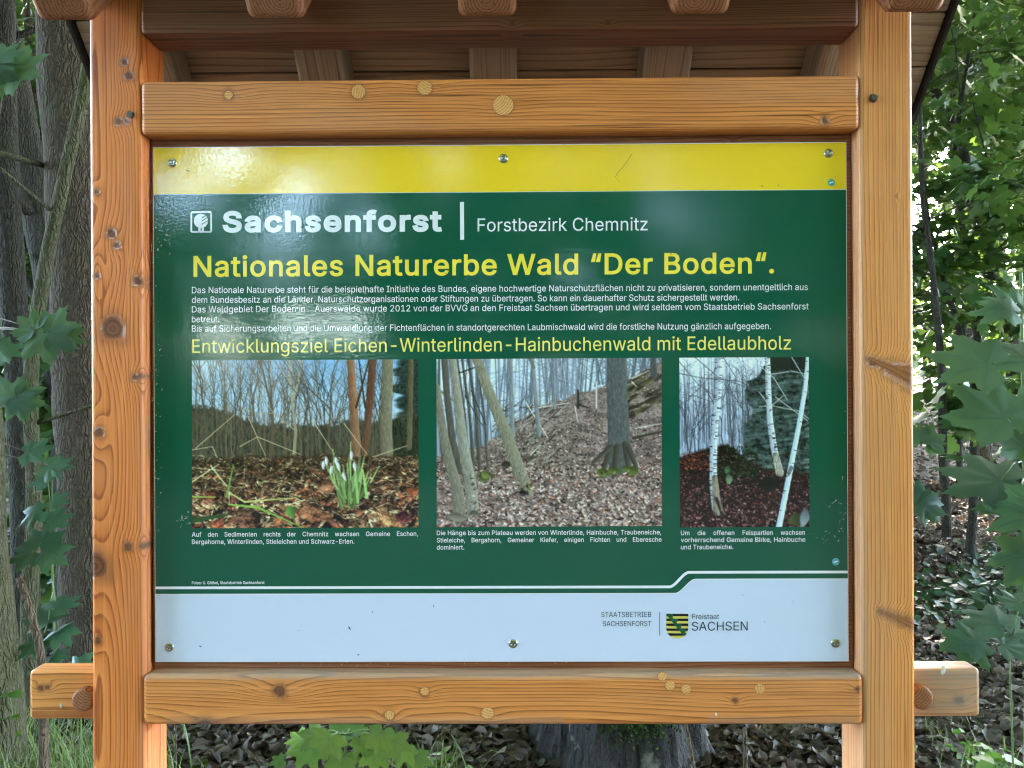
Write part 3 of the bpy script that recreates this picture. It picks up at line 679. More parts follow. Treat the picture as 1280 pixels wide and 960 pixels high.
# lettering: outlines of a plain sans serif, one entry per character (advance, contours), 1000 per em
GLYPHS = json.loads(r'''{",":[188,[68,71,137,71,84,-119,38,-119]],"-":[453,[337,188,114,188,114,244,337,244]],".":[188,[78,-1,63,9,53,24,50,41,53,59,63,73,78,83,95,87,113,83,128,73,138,59,141,41,138,24,128,9,113,-1,95,-4]],"0":[453,[199,-5,174,1,151,11,130,24,111,41,95,62,80,86,69,113,53,178,48,254,53,330,69,395,81,422,95,447,112,467,130,484,151,498,174,508,200,514,227,516,254,514,279,508,302,498,323,484,342,467,358,447,372,422,384,395,400,330,405,254,400,178,384,113,373,86,359,62,342,41,323,24,302,11,279,1,254,-5,227,-7],[261,56,290,74,313,103,330,144,340,194,344,254,340,314,330,365,313,405,290,435,261,453,227,460,192,453,163,435,140,405,123,365,113,314,109,254,113,194,123,144,140,103,163,74,192,56,227,50]],"1":[453,[76,55,391,55,391,0,76,0],[276,0,212,0,212,448,209,448,86,358,86,427,198,509,276,509]],"2":[453,[64,47,234,229,282,282,311,327,318,348,320,371,317,397,308,419,293,436,273,449,250,457,224,460,196,457,172,447,153,433,139,413,130,390,127,362,66,362,71,405,86,442,111,473,143,496,182,511,225,516,268,511,306,497,337,474,361,445,376,411,381,372,378,345,371,318,357,290,336,259,267,180,153,60,153,57,389,57,389,0,64,0]],":":[188,[78,-1,63,9,53,24,50,41,53,59,63,73,78,83,95,87,113,83,128,73,138,59,141,41,138,24,128,9,113,-1,95,-4],[78,274,63,284,53,299,50,316,53,334,63,349,78,359,95,362,113,359,128,349,138,334,141,316,138,299,128,284,113,274,95,271]],"A":[480,[201,509,276,509,463,0,395,0,287,302,264,372,232,478,245,478,213,371,191,302,85,0,16,0],[110,199,370,199,370,142,110,142]],"B":[456,[60,509,241,509,289,504,329,491,359,469,381,442,394,410,398,374,395,344,387,320,373,301,356,286,336,275,315,267,315,262,339,257,363,245,385,227,402,203,414,173,418,136,413,100,400,67,377,39,344,18,301,4,247,0,60,0],[245,57,296,63,315,70,330,80,349,105,355,137,352,161,342,184,327,203,306,218,279,228,248,231,125,231,125,57],[238,285,265,288,288,296,308,309,323,326,333,348,336,372,330,403,313,429,299,439,283,446,240,452,125,452,125,285]],"C":[510,[235,-5,205,1,177,11,150,25,126,42,104,63,86,88,70,115,57,146,48,179,42,215,40,254,42,293,48,329,57,362,70,393,86,421,104,445,126,466,150,484,177,498,205,508,235,514,267,516,305,513,340,504,373,490,402,471,427,447,448,418,463,385,473,348,408,348,401,373,389,395,375,413,357,428,337,440,315,449,267,456,223,450,184,432,150,403,125,364,109,314,103,254,109,194,125,145,151,105,184,76,223,59,267,53,315,60,337,69,357,81,375,96,389,114,401,136,408,160,473,160,463,124,448,91,428,62,402,38,373,19,341,5,305,-4,267,-7]],"D":[502,[96,0,96,57,215,57,272,63,296,70,318,81,337,94,354,110,379,149,394,198,399,255,394,312,379,361,354,399,320,428,299,438,275,446,221,452,93,452,93,509,225,509,261,507,294,501,325,492,353,478,377,461,399,441,418,418,433,391,446,361,455,329,460,293,462,255,460,217,455,181,446,149,433,119,417,92,398,68,376,48,351,31,322,17,291,8,256,2,219,0],[125,0,60,0,60,509,125,509]],"E":[419,[60,509,372,509,372,452,125,452,125,286,355,286,355,229,125,229,125,57,375,57,375,0,60,0]],"F":[410,[60,509,369,509,369,452,125,452,125,278,346,278,346,221,125,221,125,0,60,0]],"G":[520,[236,-5,205,1,176,11,149,25,125,43,104,64,85,88,69,116,57,146,47,179,42,215,40,254,42,293,47,329,57,362,69,393,85,421,103,445,125,466,149,484,175,498,203,508,233,514,265,516,304,513,340,504,374,489,403,469,429,445,449,416,465,384,474,349,408,349,387,393,373,411,356,427,337,439,315,448,291,454,265,456,222,450,183,432,150,404,125,364,109,314,103,254,109,194,125,145,151,105,184,76,224,59,269,53,309,57,345,71,374,93,396,123,410,160,415,202,434,199,283,199,283,256,478,256,478,200,476,170,471,141,463,115,451,91,419,50,377,19,326,0,269,-7]],"H":[517,[60,509,125,509,125,289,392,289,392,509,457,509,457,0,392,0,392,232,125,232,125,0,60,0]],"I":[300,[31,57,118,57,118,452,31,452,31,509,269,509,269,452,183,452,183,57,269,57,269,0,31,0]],"K":[467,[104,216,139,261,174,303,212,344,364,509,448,509,231,276,228,276,104,145],[60,509,125,509,125,334,124,225,125,193,125,0,60,0],[188,259,228,309,449,0,372,0]],"L":[393,[60,509,125,509,125,57,361,57,361,0,60,0]],"N":[523,[60,509,136,509,343,183,363,151,388,107,414,55,405,54,401,108,399,157,399,195,399,509,463,509,463,0,387,0,202,290,177,331,148,381,108,452,119,454,122,384,124,328,125,291,125,0,60,0]],"O":[533,[235,-5,205,1,177,11,150,25,126,42,105,63,86,88,70,115,57,146,48,179,42,215,40,254,42,293,48,329,57,362,70,393,86,421,105,445,126,466,150,484,177,498,205,508,235,514,267,516,299,514,329,508,357,498,384,484,408,466,429,445,448,421,464,393,477,362,486,329,491,293,493,254,491,215,486,179,477,146,464,115,448,88,429,63,408,42,384,25,357,11,329,1,299,-5,267,-7],[310,59,349,76,383,105,408,144,425,194,430,254,425,314,408,365,383,404,349,433,310,450,267,456,223,450,184,433,151,404,125,364,109,314,103,254,109,194,125,144,151,105,184,76,223,59,267,53]],"P":[445,[60,509,235,509,289,503,332,487,366,462,390,430,404,391,409,348,404,304,390,265,366,233,332,207,289,191,235,186,109,186,109,242,233,242,269,246,297,256,318,272,333,294,342,319,344,348,342,376,333,402,318,423,297,439,268,449,232,452,125,452,125,0,60,0]],"R":[449,[60,509,236,509,290,504,333,489,367,465,390,433,405,395,409,352,405,309,390,271,367,240,333,217,289,203,236,198,96,198,96,255,234,255,269,258,298,267,319,281,334,300,342,324,345,352,342,380,334,405,319,425,298,440,269,449,233,452,125,452,125,0,60,0],[230,229,303,229,428,0,353,0]],"S":[447,[172,-4,128,9,91,31,64,60,46,96,38,137,104,137,110,110,123,88,142,71,166,59,194,52,224,49,257,52,286,60,311,74,329,92,341,114,346,139,342,161,332,179,316,193,296,205,245,222,184,239,128,260,86,289,71,307,60,326,54,348,52,372,58,413,75,448,102,476,138,498,180,511,227,516,275,511,316,498,351,476,377,449,394,415,401,378,337,378,334,396,326,412,316,426,302,437,267,453,225,459,194,456,167,448,145,435,129,418,118,398,115,376,119,352,131,334,148,319,169,308,212,293,264,279,312,264,359,238,379,220,395,198,405,171,408,139,403,99,386,64,360,34,323,11,278,-4,224,-9]],"T":[449,[32,509,417,509,417,452,257,452,257,0,193,0,193,452,32,452]],"U":[517,[203,-2,154,15,114,43,85,80,66,124,60,173,60,509,124,509,124,178,128,144,141,113,160,87,187,68,220,56,259,52,298,56,331,68,357,87,377,113,389,144,393,178,393,509,457,509,457,173,451,124,433,80,403,43,363,15,315,-2,259,-8]],"V":[480,[16,509,84,509,192,206,215,137,248,31,235,31,267,138,290,206,395,509,463,509,278,0,204,0]],"W":[686,[16,509,82,509,163,196,175,145,187,94,197,40,189,40,200,94,211,145,224,196,306,509,380,509,462,196,474,145,486,94,497,40,488,40,499,94,510,145,523,196,603,509,670,509,530,0,455,0,368,323,351,391,336,475,350,475,335,395,318,323,230,0,155,0]],"a":[389,[126,-5,94,5,68,22,48,45,35,73,30,108,34,138,43,161,58,179,78,193,100,203,125,211,178,220,234,227,265,235,273,243,276,255,276,257,273,279,267,297,256,311,240,322,220,329,196,331,171,329,149,322,132,313,118,301,100,274,41,291,57,322,79,346,104,364,133,375,163,382,194,384,239,379,263,372,286,360,306,343,322,320,333,290,337,251,337,0,277,0,277,52,272,52,252,25,236,12,215,1,190,-6,160,-9],[202,49,228,59,248,74,263,93,272,115,276,138,276,190,259,182,231,176,200,171,175,168,134,159,117,150,103,139,95,124,92,105,94,87,102,72,114,61,130,52,149,47,170,45]],"b":[424,[198,-5,172,4,153,17,138,31,118,59,112,59,112,0,53,0,53,509,114,509,114,319,118,319,137,346,152,360,171,373,197,381,229,384,274,378,313,361,345,332,370,293,385,245,390,189,385,133,370,84,346,45,313,16,274,-2,229,-8],[253,51,279,66,301,88,316,117,325,151,328,189,325,227,316,261,301,290,280,311,253,325,220,330,188,325,161,312,140,291,125,263,116,229,113,189,116,150,125,115,140,86,162,65,188,51,220,47]],"c":[396,[159,-2,117,16,82,46,56,85,40,133,34,187,40,243,56,291,82,330,117,360,159,378,207,384,234,383,260,377,284,368,305,356,324,341,340,322,353,301,362,277,303,262,290,289,270,311,242,325,207,330,173,325,145,310,124,287,108,258,99,224,96,187,99,151,108,117,124,89,145,66,173,51,207,46,243,52,271,66,292,89,304,117,363,102,354,78,341,56,325,37,306,21,285,9,261,-1,235,-6,207,-8]],"d":[424,[151,-2,111,16,79,45,55,84,39,133,34,189,39,245,55,293,79,332,112,361,151,378,196,384,228,381,253,373,272,360,287,346,306,319,311,319,311,509,372,509,372,0,313,0,313,59,307,59,287,31,272,17,252,4,227,-5,195,-8],[236,51,263,65,284,86,299,115,309,150,312,189,309,229,300,263,284,291,263,312,237,325,205,330,172,325,145,311,124,290,108,261,99,227,96,189,99,151,109,117,124,88,145,66,172,51,205,47]],"e":[404,[161,-2,117,16,82,46,56,85,40,132,34,187,39,242,55,290,81,329,115,359,157,378,205,384,236,382,266,374,294,361,319,341,341,315,357,282,368,242,371,194,371,169,75,169,75,221,338,221,310,202,307,237,298,269,283,294,263,314,237,326,205,330,173,326,146,313,125,294,109,270,99,241,96,211,96,178,100,139,110,106,128,80,151,61,179,50,212,46,234,48,254,53,271,61,285,73,297,88,306,105,365,91,353,63,335,39,311,19,283,4,249,-5,212,-8]],"f":[254,[228,327,6,327,6,379,228,379],[81,432,84,461,96,486,113,505,135,519,161,527,187,530,222,527,243,521,227,468,215,472,195,474,171,470,154,460,145,443,142,419,142,0,81,0]],"g":[425,[168,-148,134,-140,105,-127,82,-110,64,-91,51,-69,101,-41,122,-66,136,-78,154,-88,178,-95,207,-97,249,-92,282,-75,295,-62,304,-47,310,-28,311,-6,311,68,306,68,287,41,272,28,252,16,227,8,195,5,152,10,113,27,80,53,55,90,39,136,34,191,39,246,55,293,80,332,112,361,152,378,196,384,228,382,253,373,273,360,288,346,308,319,313,319,313,379,372,379,372,-9,367,-54,350,-90,324,-117,291,-136,251,-147,207,-151],[237,63,264,75,285,95,300,121,309,154,312,193,309,231,300,264,285,291,264,312,237,325,205,330,172,325,145,312,124,290,109,262,99,229,96,193,99,155,109,123,124,96,145,76,172,63,205,59]],"h":[410,[114,0,53,0,53,509,114,509,114,287,102,287,124,332,137,349,152,362,187,379,227,384,264,380,295,369,321,349,341,321,353,285,357,240,357,0,296,0,296,235,290,275,283,291,273,304,260,315,246,323,210,329,184,326,161,317,141,303,126,283,117,257,114,227]],"i":[167,[53,379,114,379,114,0,53,0],[67,446,54,455,44,468,41,483,44,499,54,512,67,521,84,524,100,521,114,512,123,499,126,483,123,468,114,455,100,446,84,443]],"k":[381,[110,212,121,212,284,379,360,379,184,199,177,199,110,137],[53,509,114,509,114,0,53,0],[148,186,191,229,372,0,294,0]],"l":[189,[101,3,86,10,74,20,58,47,53,84,53,509,114,509,114,99,115,77,120,62,130,54,146,52,160,53,170,54,181,3,162,-1,139,-2]],"m":[610,[53,379,112,379,112,295,108,295,118,323,132,346,151,363,172,376,195,384,219,386,257,380,273,372,287,361,309,331,321,295,312,295,322,321,337,343,357,361,381,375,407,383,437,386,468,383,497,372,522,354,541,328,553,296,557,255,557,0,496,0,496,254,490,289,483,302,473,313,447,326,419,330,395,328,374,320,358,307,345,290,338,270,335,247,335,0,274,0,274,260,269,288,253,311,229,326,199,330,178,328,158,320,140,307,126,289,117,266,114,238,114,0,53,0]],"n":[410,[114,0,53,0,53,379,112,379,112,287,102,287,124,332,137,349,152,362,187,379,227,384,264,380,295,369,321,349,341,321,353,285,357,240,357,0,296,0,296,235,290,275,283,291,273,304,260,315,246,323,210,329,184,326,161,317,141,303,126,283,117,257,114,227]],"o":[415,[159,-2,117,16,82,46,56,85,40,133,34,187,40,243,56,291,82,330,117,360,159,378,207,384,256,378,299,360,333,330,359,291,376,243,381,187,376,133,359,85,333,46,299,16,256,-2,207,-8],[242,51,270,66,292,89,307,117,316,151,319,187,316,224,307,258,292,287,270,310,242,325,207,330,173,325,145,310,124,287,108,258,99,224,96,187,99,151,108,117,124,89,145,66,173,51,207,46]],"p":[424,[53,379,112,379,112,319,118,319,137,346,152,360,171,373,197,381,229,384,274,378,313,361,345,332,370,293,385,245,390,189,385,133,370,84,346,45,313,16,274,-2,229,-8,198,-5,173,4,153,17,138,31,118,59,114,59,114,-143,53,-143],[253,51,279,66,301,88,316,117,325,151,328,189,325,227,316,261,301,290,280,311,253,325,220,330,188,325,161,312,140,291,125,263,116,229,113,189,116,150,125,115,140,86,162,65,188,51,220,47]],"r":[259,[53,379,112,379,112,321,115,321,130,347,152,367,181,380,213,385,229,384,243,384,243,322,230,324,207,326,182,323,159,315,140,301,126,284,117,262,114,237,114,0,53,0]],"s":[365,[145,-5,112,3,84,18,62,38,45,63,36,94,94,107,105,79,124,60,150,49,181,45,217,50,244,62,262,81,268,103,265,121,254,136,237,147,212,155,149,170,104,186,72,208,61,222,53,237,47,274,51,305,65,332,87,354,115,370,149,381,187,384,223,381,254,372,279,358,299,339,314,316,324,290,268,277,258,298,243,316,219,328,187,333,156,329,131,317,114,299,109,277,112,258,124,243,144,232,172,223,229,209,275,194,306,171,325,142,331,107,326,75,312,47,290,24,260,6,223,-5,182,-8]],"t":[227,[204,327,6,327,6,379,204,379],[126,471,126,98,128,76,136,61,150,53,170,50,185,51,202,54,213,2,192,-3,168,-4,125,2,107,10,92,21,80,35,72,52,67,71,65,93,65,471]],"u":[410,[146,-1,115,11,89,31,69,59,57,95,53,139,53,379,114,379,114,144,119,105,127,89,137,75,150,64,164,56,200,50,226,53,249,62,268,77,283,97,293,122,296,153,296,379,357,379,357,0,298,0,298,92,307,92,286,47,272,30,257,17,222,0,182,-5]],"v":[389,[17,379,84,379,165,155,187,87,206,21,184,21,203,87,224,155,305,379,371,379,226,0,163,0]],"w":[567,[23,379,87,379,133,214,154,137,175,41,165,41,186,135,206,214,252,379,316,379,362,214,382,136,402,41,391,41,413,135,434,214,480,379,545,379,429,0,368,0,319,172,305,225,291,280,277,338,291,338,277,280,263,225,248,172,199,0,138,0]],"z":[380,[42,46,254,320,254,323,48,323,48,379,333,379,333,331,126,60,126,56,339,56,339,0,42,0]],"ä":[389,[126,-5,94,5,68,22,48,45,35,73,30,108,34,138,43,161,58,179,78,193,100,203,125,211,178,220,234,227,265,235,273,243,276,255,276,257,273,279,267,297,256,311,240,322,220,329,196,331,171,329,149,322,132,313,118,301,100,274,41,291,57,322,79,346,104,364,133,375,163,382,194,384,239,379,263,372,286,360,306,343,322,320,333,290,337,251,337,0,277,0,277,52,272,52,252,25,236,12,215,1,190,-6,160,-9],[202,49,228,59,248,74,263,93,272,115,276,138,276,190,259,182,231,176,200,171,175,168,134,159,117,150,103,139,95,124,92,105,94,87,102,72,114,61,130,52,149,47,170,45],[246,446,233,455,224,468,221,483,224,499,233,512,246,520,261,523,277,520,290,512,299,499,301,483,299,468,290,455,277,446,261,443],[102,446,89,455,80,468,77,483,80,499,89,512,102,520,117,523,133,520,146,512,155,499,158,483,155,468,146,455,133,446,117,443]],"ö":[415,[159,-2,117,16,82,46,56,85,40,133,34,187,40,243,56,291,82,330,117,360,159,378,207,384,256,378,299,360,333,330,359,291,376,243,381,187,376,133,359,85,333,46,299,16,256,-2,207,-8],[242,51,270,66,292,89,307,117,316,151,319,187,316,224,307,258,292,287,270,310,242,325,207,330,173,325,145,310,124,287,108,258,99,224,96,187,99,151,108,117,124,89,145,66,173,51,207,46],[264,446,251,455,242,468,239,483,242,499,251,512,264,520,279,523,295,520,308,512,317,499,320,483,317,468,308,455,295,446,279,443],[120,446,107,455,98,468,95,483,98,499,107,512,120,520,136,523,151,520,164,512,173,499,176,483,173,468,164,455,151,446,136,443]],"ü":[410,[146,-1,115,11,89,31,69,59,57,95,53,139,53,379,114,379,114,144,119,105,127,89,137,75,150,64,164,56,200,50,226,53,249,62,268,77,283,97,293,122,296,153,296,379,357,379,357,0,298,0,298,92,307,92,286,47,272,30,257,17,222,0,182,-5],[261,446,248,455,239,468,236,483,239,499,248,512,261,520,277,523,292,520,305,512,314,499,317,483,314,468,305,455,292,446,277,443],[118,446,104,455,96,468,93,483,96,499,104,512,118,520,133,523,149,520,162,512,170,499,173,483,170,468,162,455,149,446,133,443]],"“":[300,[104,509,151,509,121,318,52,318],[228,509,274,509,244,318,175,318]]," ":[187]}''')
CAP = 0.509
_gc = {}
def _area(c): return 0.5 * sum(c[i][0] * c[(i + 1) % len(c)][1] - c[(i + 1) % len(c)][0] * c[i][1] for i in range(len(c)))
def _inside(p, c):
    r = False
    for i in range(len(c)):
        (x0, y0), (x1, y1) = c[i], c[i - 1]
        if (y0 > p[1]) != (y1 > p[1]) and p[0] < (x1 - x0) * (p[1] - y0) / (y1 - y0) + x0: r = not r
    return r
def _wind(p, c):
    w = 0
    for i in range(len(c)):
        (x0, y0), (x1, y1) = c[i - 1], c[i]
        cr = (x1 - x0) * (p[1] - y0) - (p[0] - x0) * (y1 - y0)
        if y0 <= p[1] < y1 and cr > 0: w += 1
        elif y1 <= p[1] < y0 and cr < 0: w -= 1
    return w
def _grow(c, off, sgn):
    """move an outline outwards by off (sgn +1 for an outline whose ink lies to its left)"""
    n = len(c); out = []
    for i in range(n):
        a, b, d = Vector(c[i - 1]), Vector(c[i]), Vector(c[(i + 1) % n])
        e1, e2 = (b - a).normalized(), (d - b).normalized()
        n1, n2 = Vector((e1.y, -e1.x)) * sgn, Vector((e2.y, -e2.x)) * sgn
        m = (n1 + n2) / max(1 + n1.dot(n2), 0.35)
        out.append((b.x + m.x * off, b.y + m.y * off))
    return out
def glyph(ch, off, xs):
    key = (ch, off, xs)
    if key in _gc: return _gc[key]
    g = GLYPHS[ch]; adv = g[0] / 1000 * xs
    if len(g) == 1: _gc[key] = (adv, None, None); return _gc[key]
    cts = [[(ct[2 * i] / 1000 * xs, ct[2 * i + 1] / 1000) for i in range(len(ct) // 2)] for ct in g[1:]]
    ar = [_area(c) for c in cts]; s0 = 1 if ar[int(np.argmax(np.abs(ar)))] > 0 else -1
    gr = [_grow(c, off, s0) if off else c for c in cts]          # ink side is the same for outlines and holes
    from mathutils.geometry import delaunay_2d_cdt
    pts, ed = [], []
    for q in gr:
        b0 = len(pts); pts += [Vector(p) for p in q]; ed += [(b0 + i, b0 + (i + 1) % len(q)) for i in range(len(q))]
    ov, _, of, *_ = delaunay_2d_cdt(pts, ed, [], 0, 1e-6)
    V = [(p.x, p.y, 0) for p in ov]; Fc = []
    for f in of:
        m = (sum(ov[i].x for i in f) / len(f), sum(ov[i].y for i in f) / len(f))
        if sum(_wind(m, q) for q in gr) * s0 > 0: Fc.append(tuple(f))
    _gc[key] = (adv, np.array(V), Fc); return _gc[key]

def lettering(name, lines, mat, off=0.0, xs=1.0, lift=0.0006, track=0.0):
    """lines: (text, x0, x1, baseline y at x0, baseline y at x1, cap height, justify)"""
    AV, AF, base = [], [], 0
    for (s, x0, x1, y0, y1, cap, *just) in lines:
        just = just[0] if just else None
        sy = cap / (CAP + 2 * off)
        tr = track + 2 * off * 0.8
        widths = [glyph(ch, off, xs)[0] + tr for ch in s]
        nat = sum(widths) - tr - GLYPHS[s[0]][1][0] / 1000 * 0
        nsp = s.count(' ')
        sx = (x1 - x0) / nat; extra = 0.0
        if just:                                    # justified line: keep letter width, stretch the spaces
            sx = just; extra = ((x1 - x0) - nat * sx) / max(nsp, 1)
        pen = x0
        lsb = min(v for ct in GLYPHS[s[0]][1:] for v in ct[0::2]) / 1000 * xs
        pen -= (lsb - off) * sx
        for ch, w in zip(s, widths):
            adv, V, Fc = glyph(ch, off, xs)
            if V is not None:
                px = pen + V[:, 0] * sx
                py = lerp(y0, y1, (px - x0) / (x1 - x0)) - (V[:, 1] + off) * sy
                AV += [P(a, b, lift + 0.00004 * c_) for a, b, c_ in zip(px, py, V[:, 2])]
                AF += [tuple(i + base for i in f) for f in Fc]; base = len(AV)
            pen += w * sx + (extra if ch == ' ' else 0)
    me = bpy.data.meshes.new(name); me.from_pydata(AV, [], AF); me.update()
    bm = bmesh.new(); bm.from_mesh(me)
    bmesh.ops.reverse_faces(bm, faces=[f for f in bm.faces if f.normal.y > 0])
    bm.to_mesh(me); bm.free()
    return link(name, me, mat, PANEL)

lettering('agency_lettering', [('Sachsenforst', 278.5, 552, 290.8, 289.6, 27)], M['p_white'], 0.036, 1.28)
lettering('district_lettering', [('Forstbezirk Chemnitz', 597, 812.5, 289.4, 288.0, 16.2)], M['p_white'], 0.002)
lettering('title_lettering', [('Nationales Naturerbe Wald “Der Boden“.', 242, 971.5, 346.3, 341.8, 26.4)], M['p_title'], 0.016, 1.05)
JB = 11.35
BO = 0.003
lettering('body_lettering', [
    ('Das Nationale Naturerbe steht für die beispielhafte Initiative des Bundes, eigene hochwertige Naturschutzflächen nicht zu privatisieren, sondern unentgeltlich aus', 240, 1011, 366.6, 362.6, 8.0),
    ('dem Bundesbesitz an die Länder, Naturschutzorganisationen oder Stiftungen zu übertragen. So kann ein dauerhafter Schutz sichergestellt werden.', 240, 925, 378.8, 375.5, 8.0),
    ('Das Waldgebiet Der Boden in', 240, 383, 390.7, 389.9, 8.0),
    ('Auerswalde wurde 2012 von der BVVG an den Freistaat Sachsen übertragen und wird seitdem vom Staatsbetrieb Sachsenforst', 393.5, 1011, 389.9, 386.8, 8.0),
    ('betreut.', 240, 275.6, 403, 402.8, 8.0),
    ('Bis auf Sicherungsarbeiten und die Umwandlung der Fichtenflächen in standortgerechten Laubmischwald wird die forstliche Nutzung gänzlich aufgegeben.', 240, 965, 414.8, 411.4, 8.0)],
    M['p_white'], BO)
lettering('subtitle_lettering', [('Entwicklungsziel Eichen-Winterlinden-Hainbuchenwald mit Edellaubholz', 240.5, 991.5, 441.3, 436.9, 17)], M['p_sub'], 0.003)
lettering('caption_lettering', [('Auf den Sedimenten rechts der Chemnitz wachsen Gemeine Eschen,', 240, 523, 670.8, 669.8, 5.7, 10.3),
    ('Bergahorne, Winterlinden, Stieleichen und Schwarz-Erlen.', 240, 444, 680, 679.4, 5.7)], M['p_white'], 0.006)
lettering('caption_lettering', [('Die Hänge bis zum Plateau werden von Winterlinde, Hainbuche, Traubeneiche,', 546, 827.5, 668.9, 667.9, 5.7),
    ('Stieleiche, Bergahorn, Gemeiner Kiefer, einigen Fichten und Eberesche', 546, 827.5, 678, 677, 5.7, 10.3),
    ('dominiert.', 546, 581, 686.9, 686.8, 5.7)], M['p_white'], 0.006)
lettering('caption_lettering', [('Um die offenen Felspartien wachsen', 851, 1007, 668.9, 668.3, 5.7, 10.3), ('vorherrschend Gemeine Birke, Hainbuche', 851, 1007, 677.6, 677.1, 5.7),
    ('und Traubeneiche.', 851, 917.5, 686.6, 686.3, 5.7)], M['p_white'], 0.006)
lettering('credit_lettering', [('Fotos: U. Göthel, Staatsbetrieb Sachsenforst', 240, 331, 730.3, 729.9, 3.7)], M['p_white'], 0.010)
lettering('owner_lettering', [('STAATSBETRIEB', 751.5, 814.8, 771.2, 771, 6.4), ('SACHSENFORST', 753.5, 814.8, 782.6, 782.4, 6.4)], M['p_ink'], 0.0, lift=0.0009)
lettering('state_lettering', [('Freistaat', 865, 899.6, 774, 773.8, 6.8), ('SACHSEN', 864.5, 936.5, 788.2, 787.8, 11.2)], M['p_ink'], 0.0, lift=0.0009)

def px_poly(name, pts, mat, lift, parent=None):
    return poly_sheet(name, [S(a, b, YP) for a, b in pts], mat, lift, parent)
px_poly('divider_bar', [(575, 252.6), (580, 252.5), (580.2, 299.6), (575.2, 299.8)], M['p_white'], 0.0006)
px_poly('divider_line', [(824.1, 764.8), (824.9, 764.8), (824.9, 794.4), (824.1, 794.4)], M['p_ink'], 0.0009)

# tree emblem in a rounded frame
def emblem():
    V, F = [], []
    def quad(*pts):
        b = len(V); V.extend(P(a, q, 0.0006) for a, q in pts); F.append(tuple(range(b, b + len(pts))))
    def rr(x0, y0, x1, y1, r, n=6):
        out = []
        for cx, cy, a0 in ((x1 - r, y0 + r, -90), (x1 - r, y1 - r, 0), (x0 + r, y1 - r, 90), (x0 + r, y0 + r, 180)):
            out += [(cx + r * math.cos(math.radians(a0 + 90 * k / n)), cy + r * math.sin(math.radians(a0 + 90 * k / n))) for k in range(n + 1)]
        return out
    o, i = rr(238.2, 264, 265.2, 291, 2.6), rr(240.4, 266.2, 263, 288.8, 0.6)
    n = len(o)
    for k in range(n):
        p, q = (k, (k + 1) % n)
        a, b = o[p], o[q]
        mx = (a[0] + b[0]) / 2
        if abs(mx - 251.5) < 0.1 and a[1] > 289: continue
        quad(a, b, i[q], i[p])
    # bottom bar left and right of the slit
    cx, cy, rx, ry = 251.3, 276.2, 8.8, 8.9
    def inside_cut(x, y):
        for s0 in (0, 3.9, 8.1):
            x0, y0 = 252.2, 272.6 + s0
            d = (y - y0) + 0.62 * (x - x0)
            if x > x0 and abs(d) < 0.62: return True
        return False
    N = 56
    for a in range(N):
        for b in range(N):
            x = cx - rx + 2 * rx * (a + 0.5) / N; y = cy - ry + 2 * ry * (b + 0.5) / N
            if ((x - cx) / rx) ** 2 + ((y - cy) / ry) ** 2 > 1 or inside_cut(x, y): continue
            hx, hy = rx / N, ry / N
            quad((x - hx, y - hy), (x + hx, y - hy), (x + hx, y + hy), (x - hx, y + hy))
    quad((248, 283), (250.9, 284.6), (250.9, 289.5), (248, 289.5)); quad((252.3, 284.6), (255, 283), (255, 289.5), (252.3, 289.5))
    quad((240.5, 288.8), (250.9, 288.8), (250.9, 291), (240.5, 291)); quad((252.3, 288.8), (263, 288.8), (263, 291), (252.3, 291))
    me = bpy.data.meshes.new('tree_emblem'); me.from_pydata(V, [], F); me.update()
    fix = [p for p in me.polygons if p.normal.y > 0]
    bm = bmesh.new(); bm.from_mesh(me)
    for f in bm.faces:
        f.normal_update()
        if f.normal.y > 0: f.normal_flip()
    bm.to_mesh(me); bm.free()
    link('tree_emblem', me, M['p_white'], PANEL)
emblem()

# shield: black and gold bars with a green crown slung across
def shield():
    cx, top, w, h = 846.4, 766.9, 13.7, 31.2
    def halfw(t):
        return w if t < 0.58 else w * math.sqrt(max(0.0, 1 - ((t - 0.58) / 0.42) ** 2))
    root_pts = [(cx - halfw(t / 40), top + h * t / 40) for t in range(41)] + [(cx + halfw(t / 40), top + h * t / 40) for t in range(40, -1, -1)]
    o = px_poly('coat_of_arms', [p for i, p in enumerate(root_pts) if not (i == 41)], M['p_gold'], 0.0009)
    for k in range(0, 10, 2):
        t0, t1 = k / 10 * 0.98, (k + 1) / 10 * 0.98
        ts = [lerp(t0, t1, q / 6) for q in range(7)]
        px_poly('black_bar', [(cx - halfw(t), top + h * t) for t in ts] + [(cx + halfw(t), top + h * t) for t in reversed(ts)], M['p_black'], 0.0012, o)
    a, b = (cx - 11.3, top + 0.2), (cx + 9.6, top + 25.6)
    d = Vector((b[0] - a[0], b[1] - a[1])); L = d.length; d.normalize(); n = Vector((d.y, -d.x))
    pts = [(a[0] - n.x * 2.4, a[1] - n.y * 2.4), (b[0] - n.x * 2.4, b[1] - n.y * 2.4)]
    m = 24
    for k in range(m, -1, -1):
        t = k / m
        e = 1.2 + (2.6 if k % 6 in (2, 3, 4) else 0.0) + (1.0 if k % 6 == 3 else 0)
        pts.append((a[0] + d.x * L * t + n.x * e, a[1] + d.y * L * t + n.y * e))
    px_poly('crown_band', pts, M['p_crancelin'], 0.0015, o)
shield()

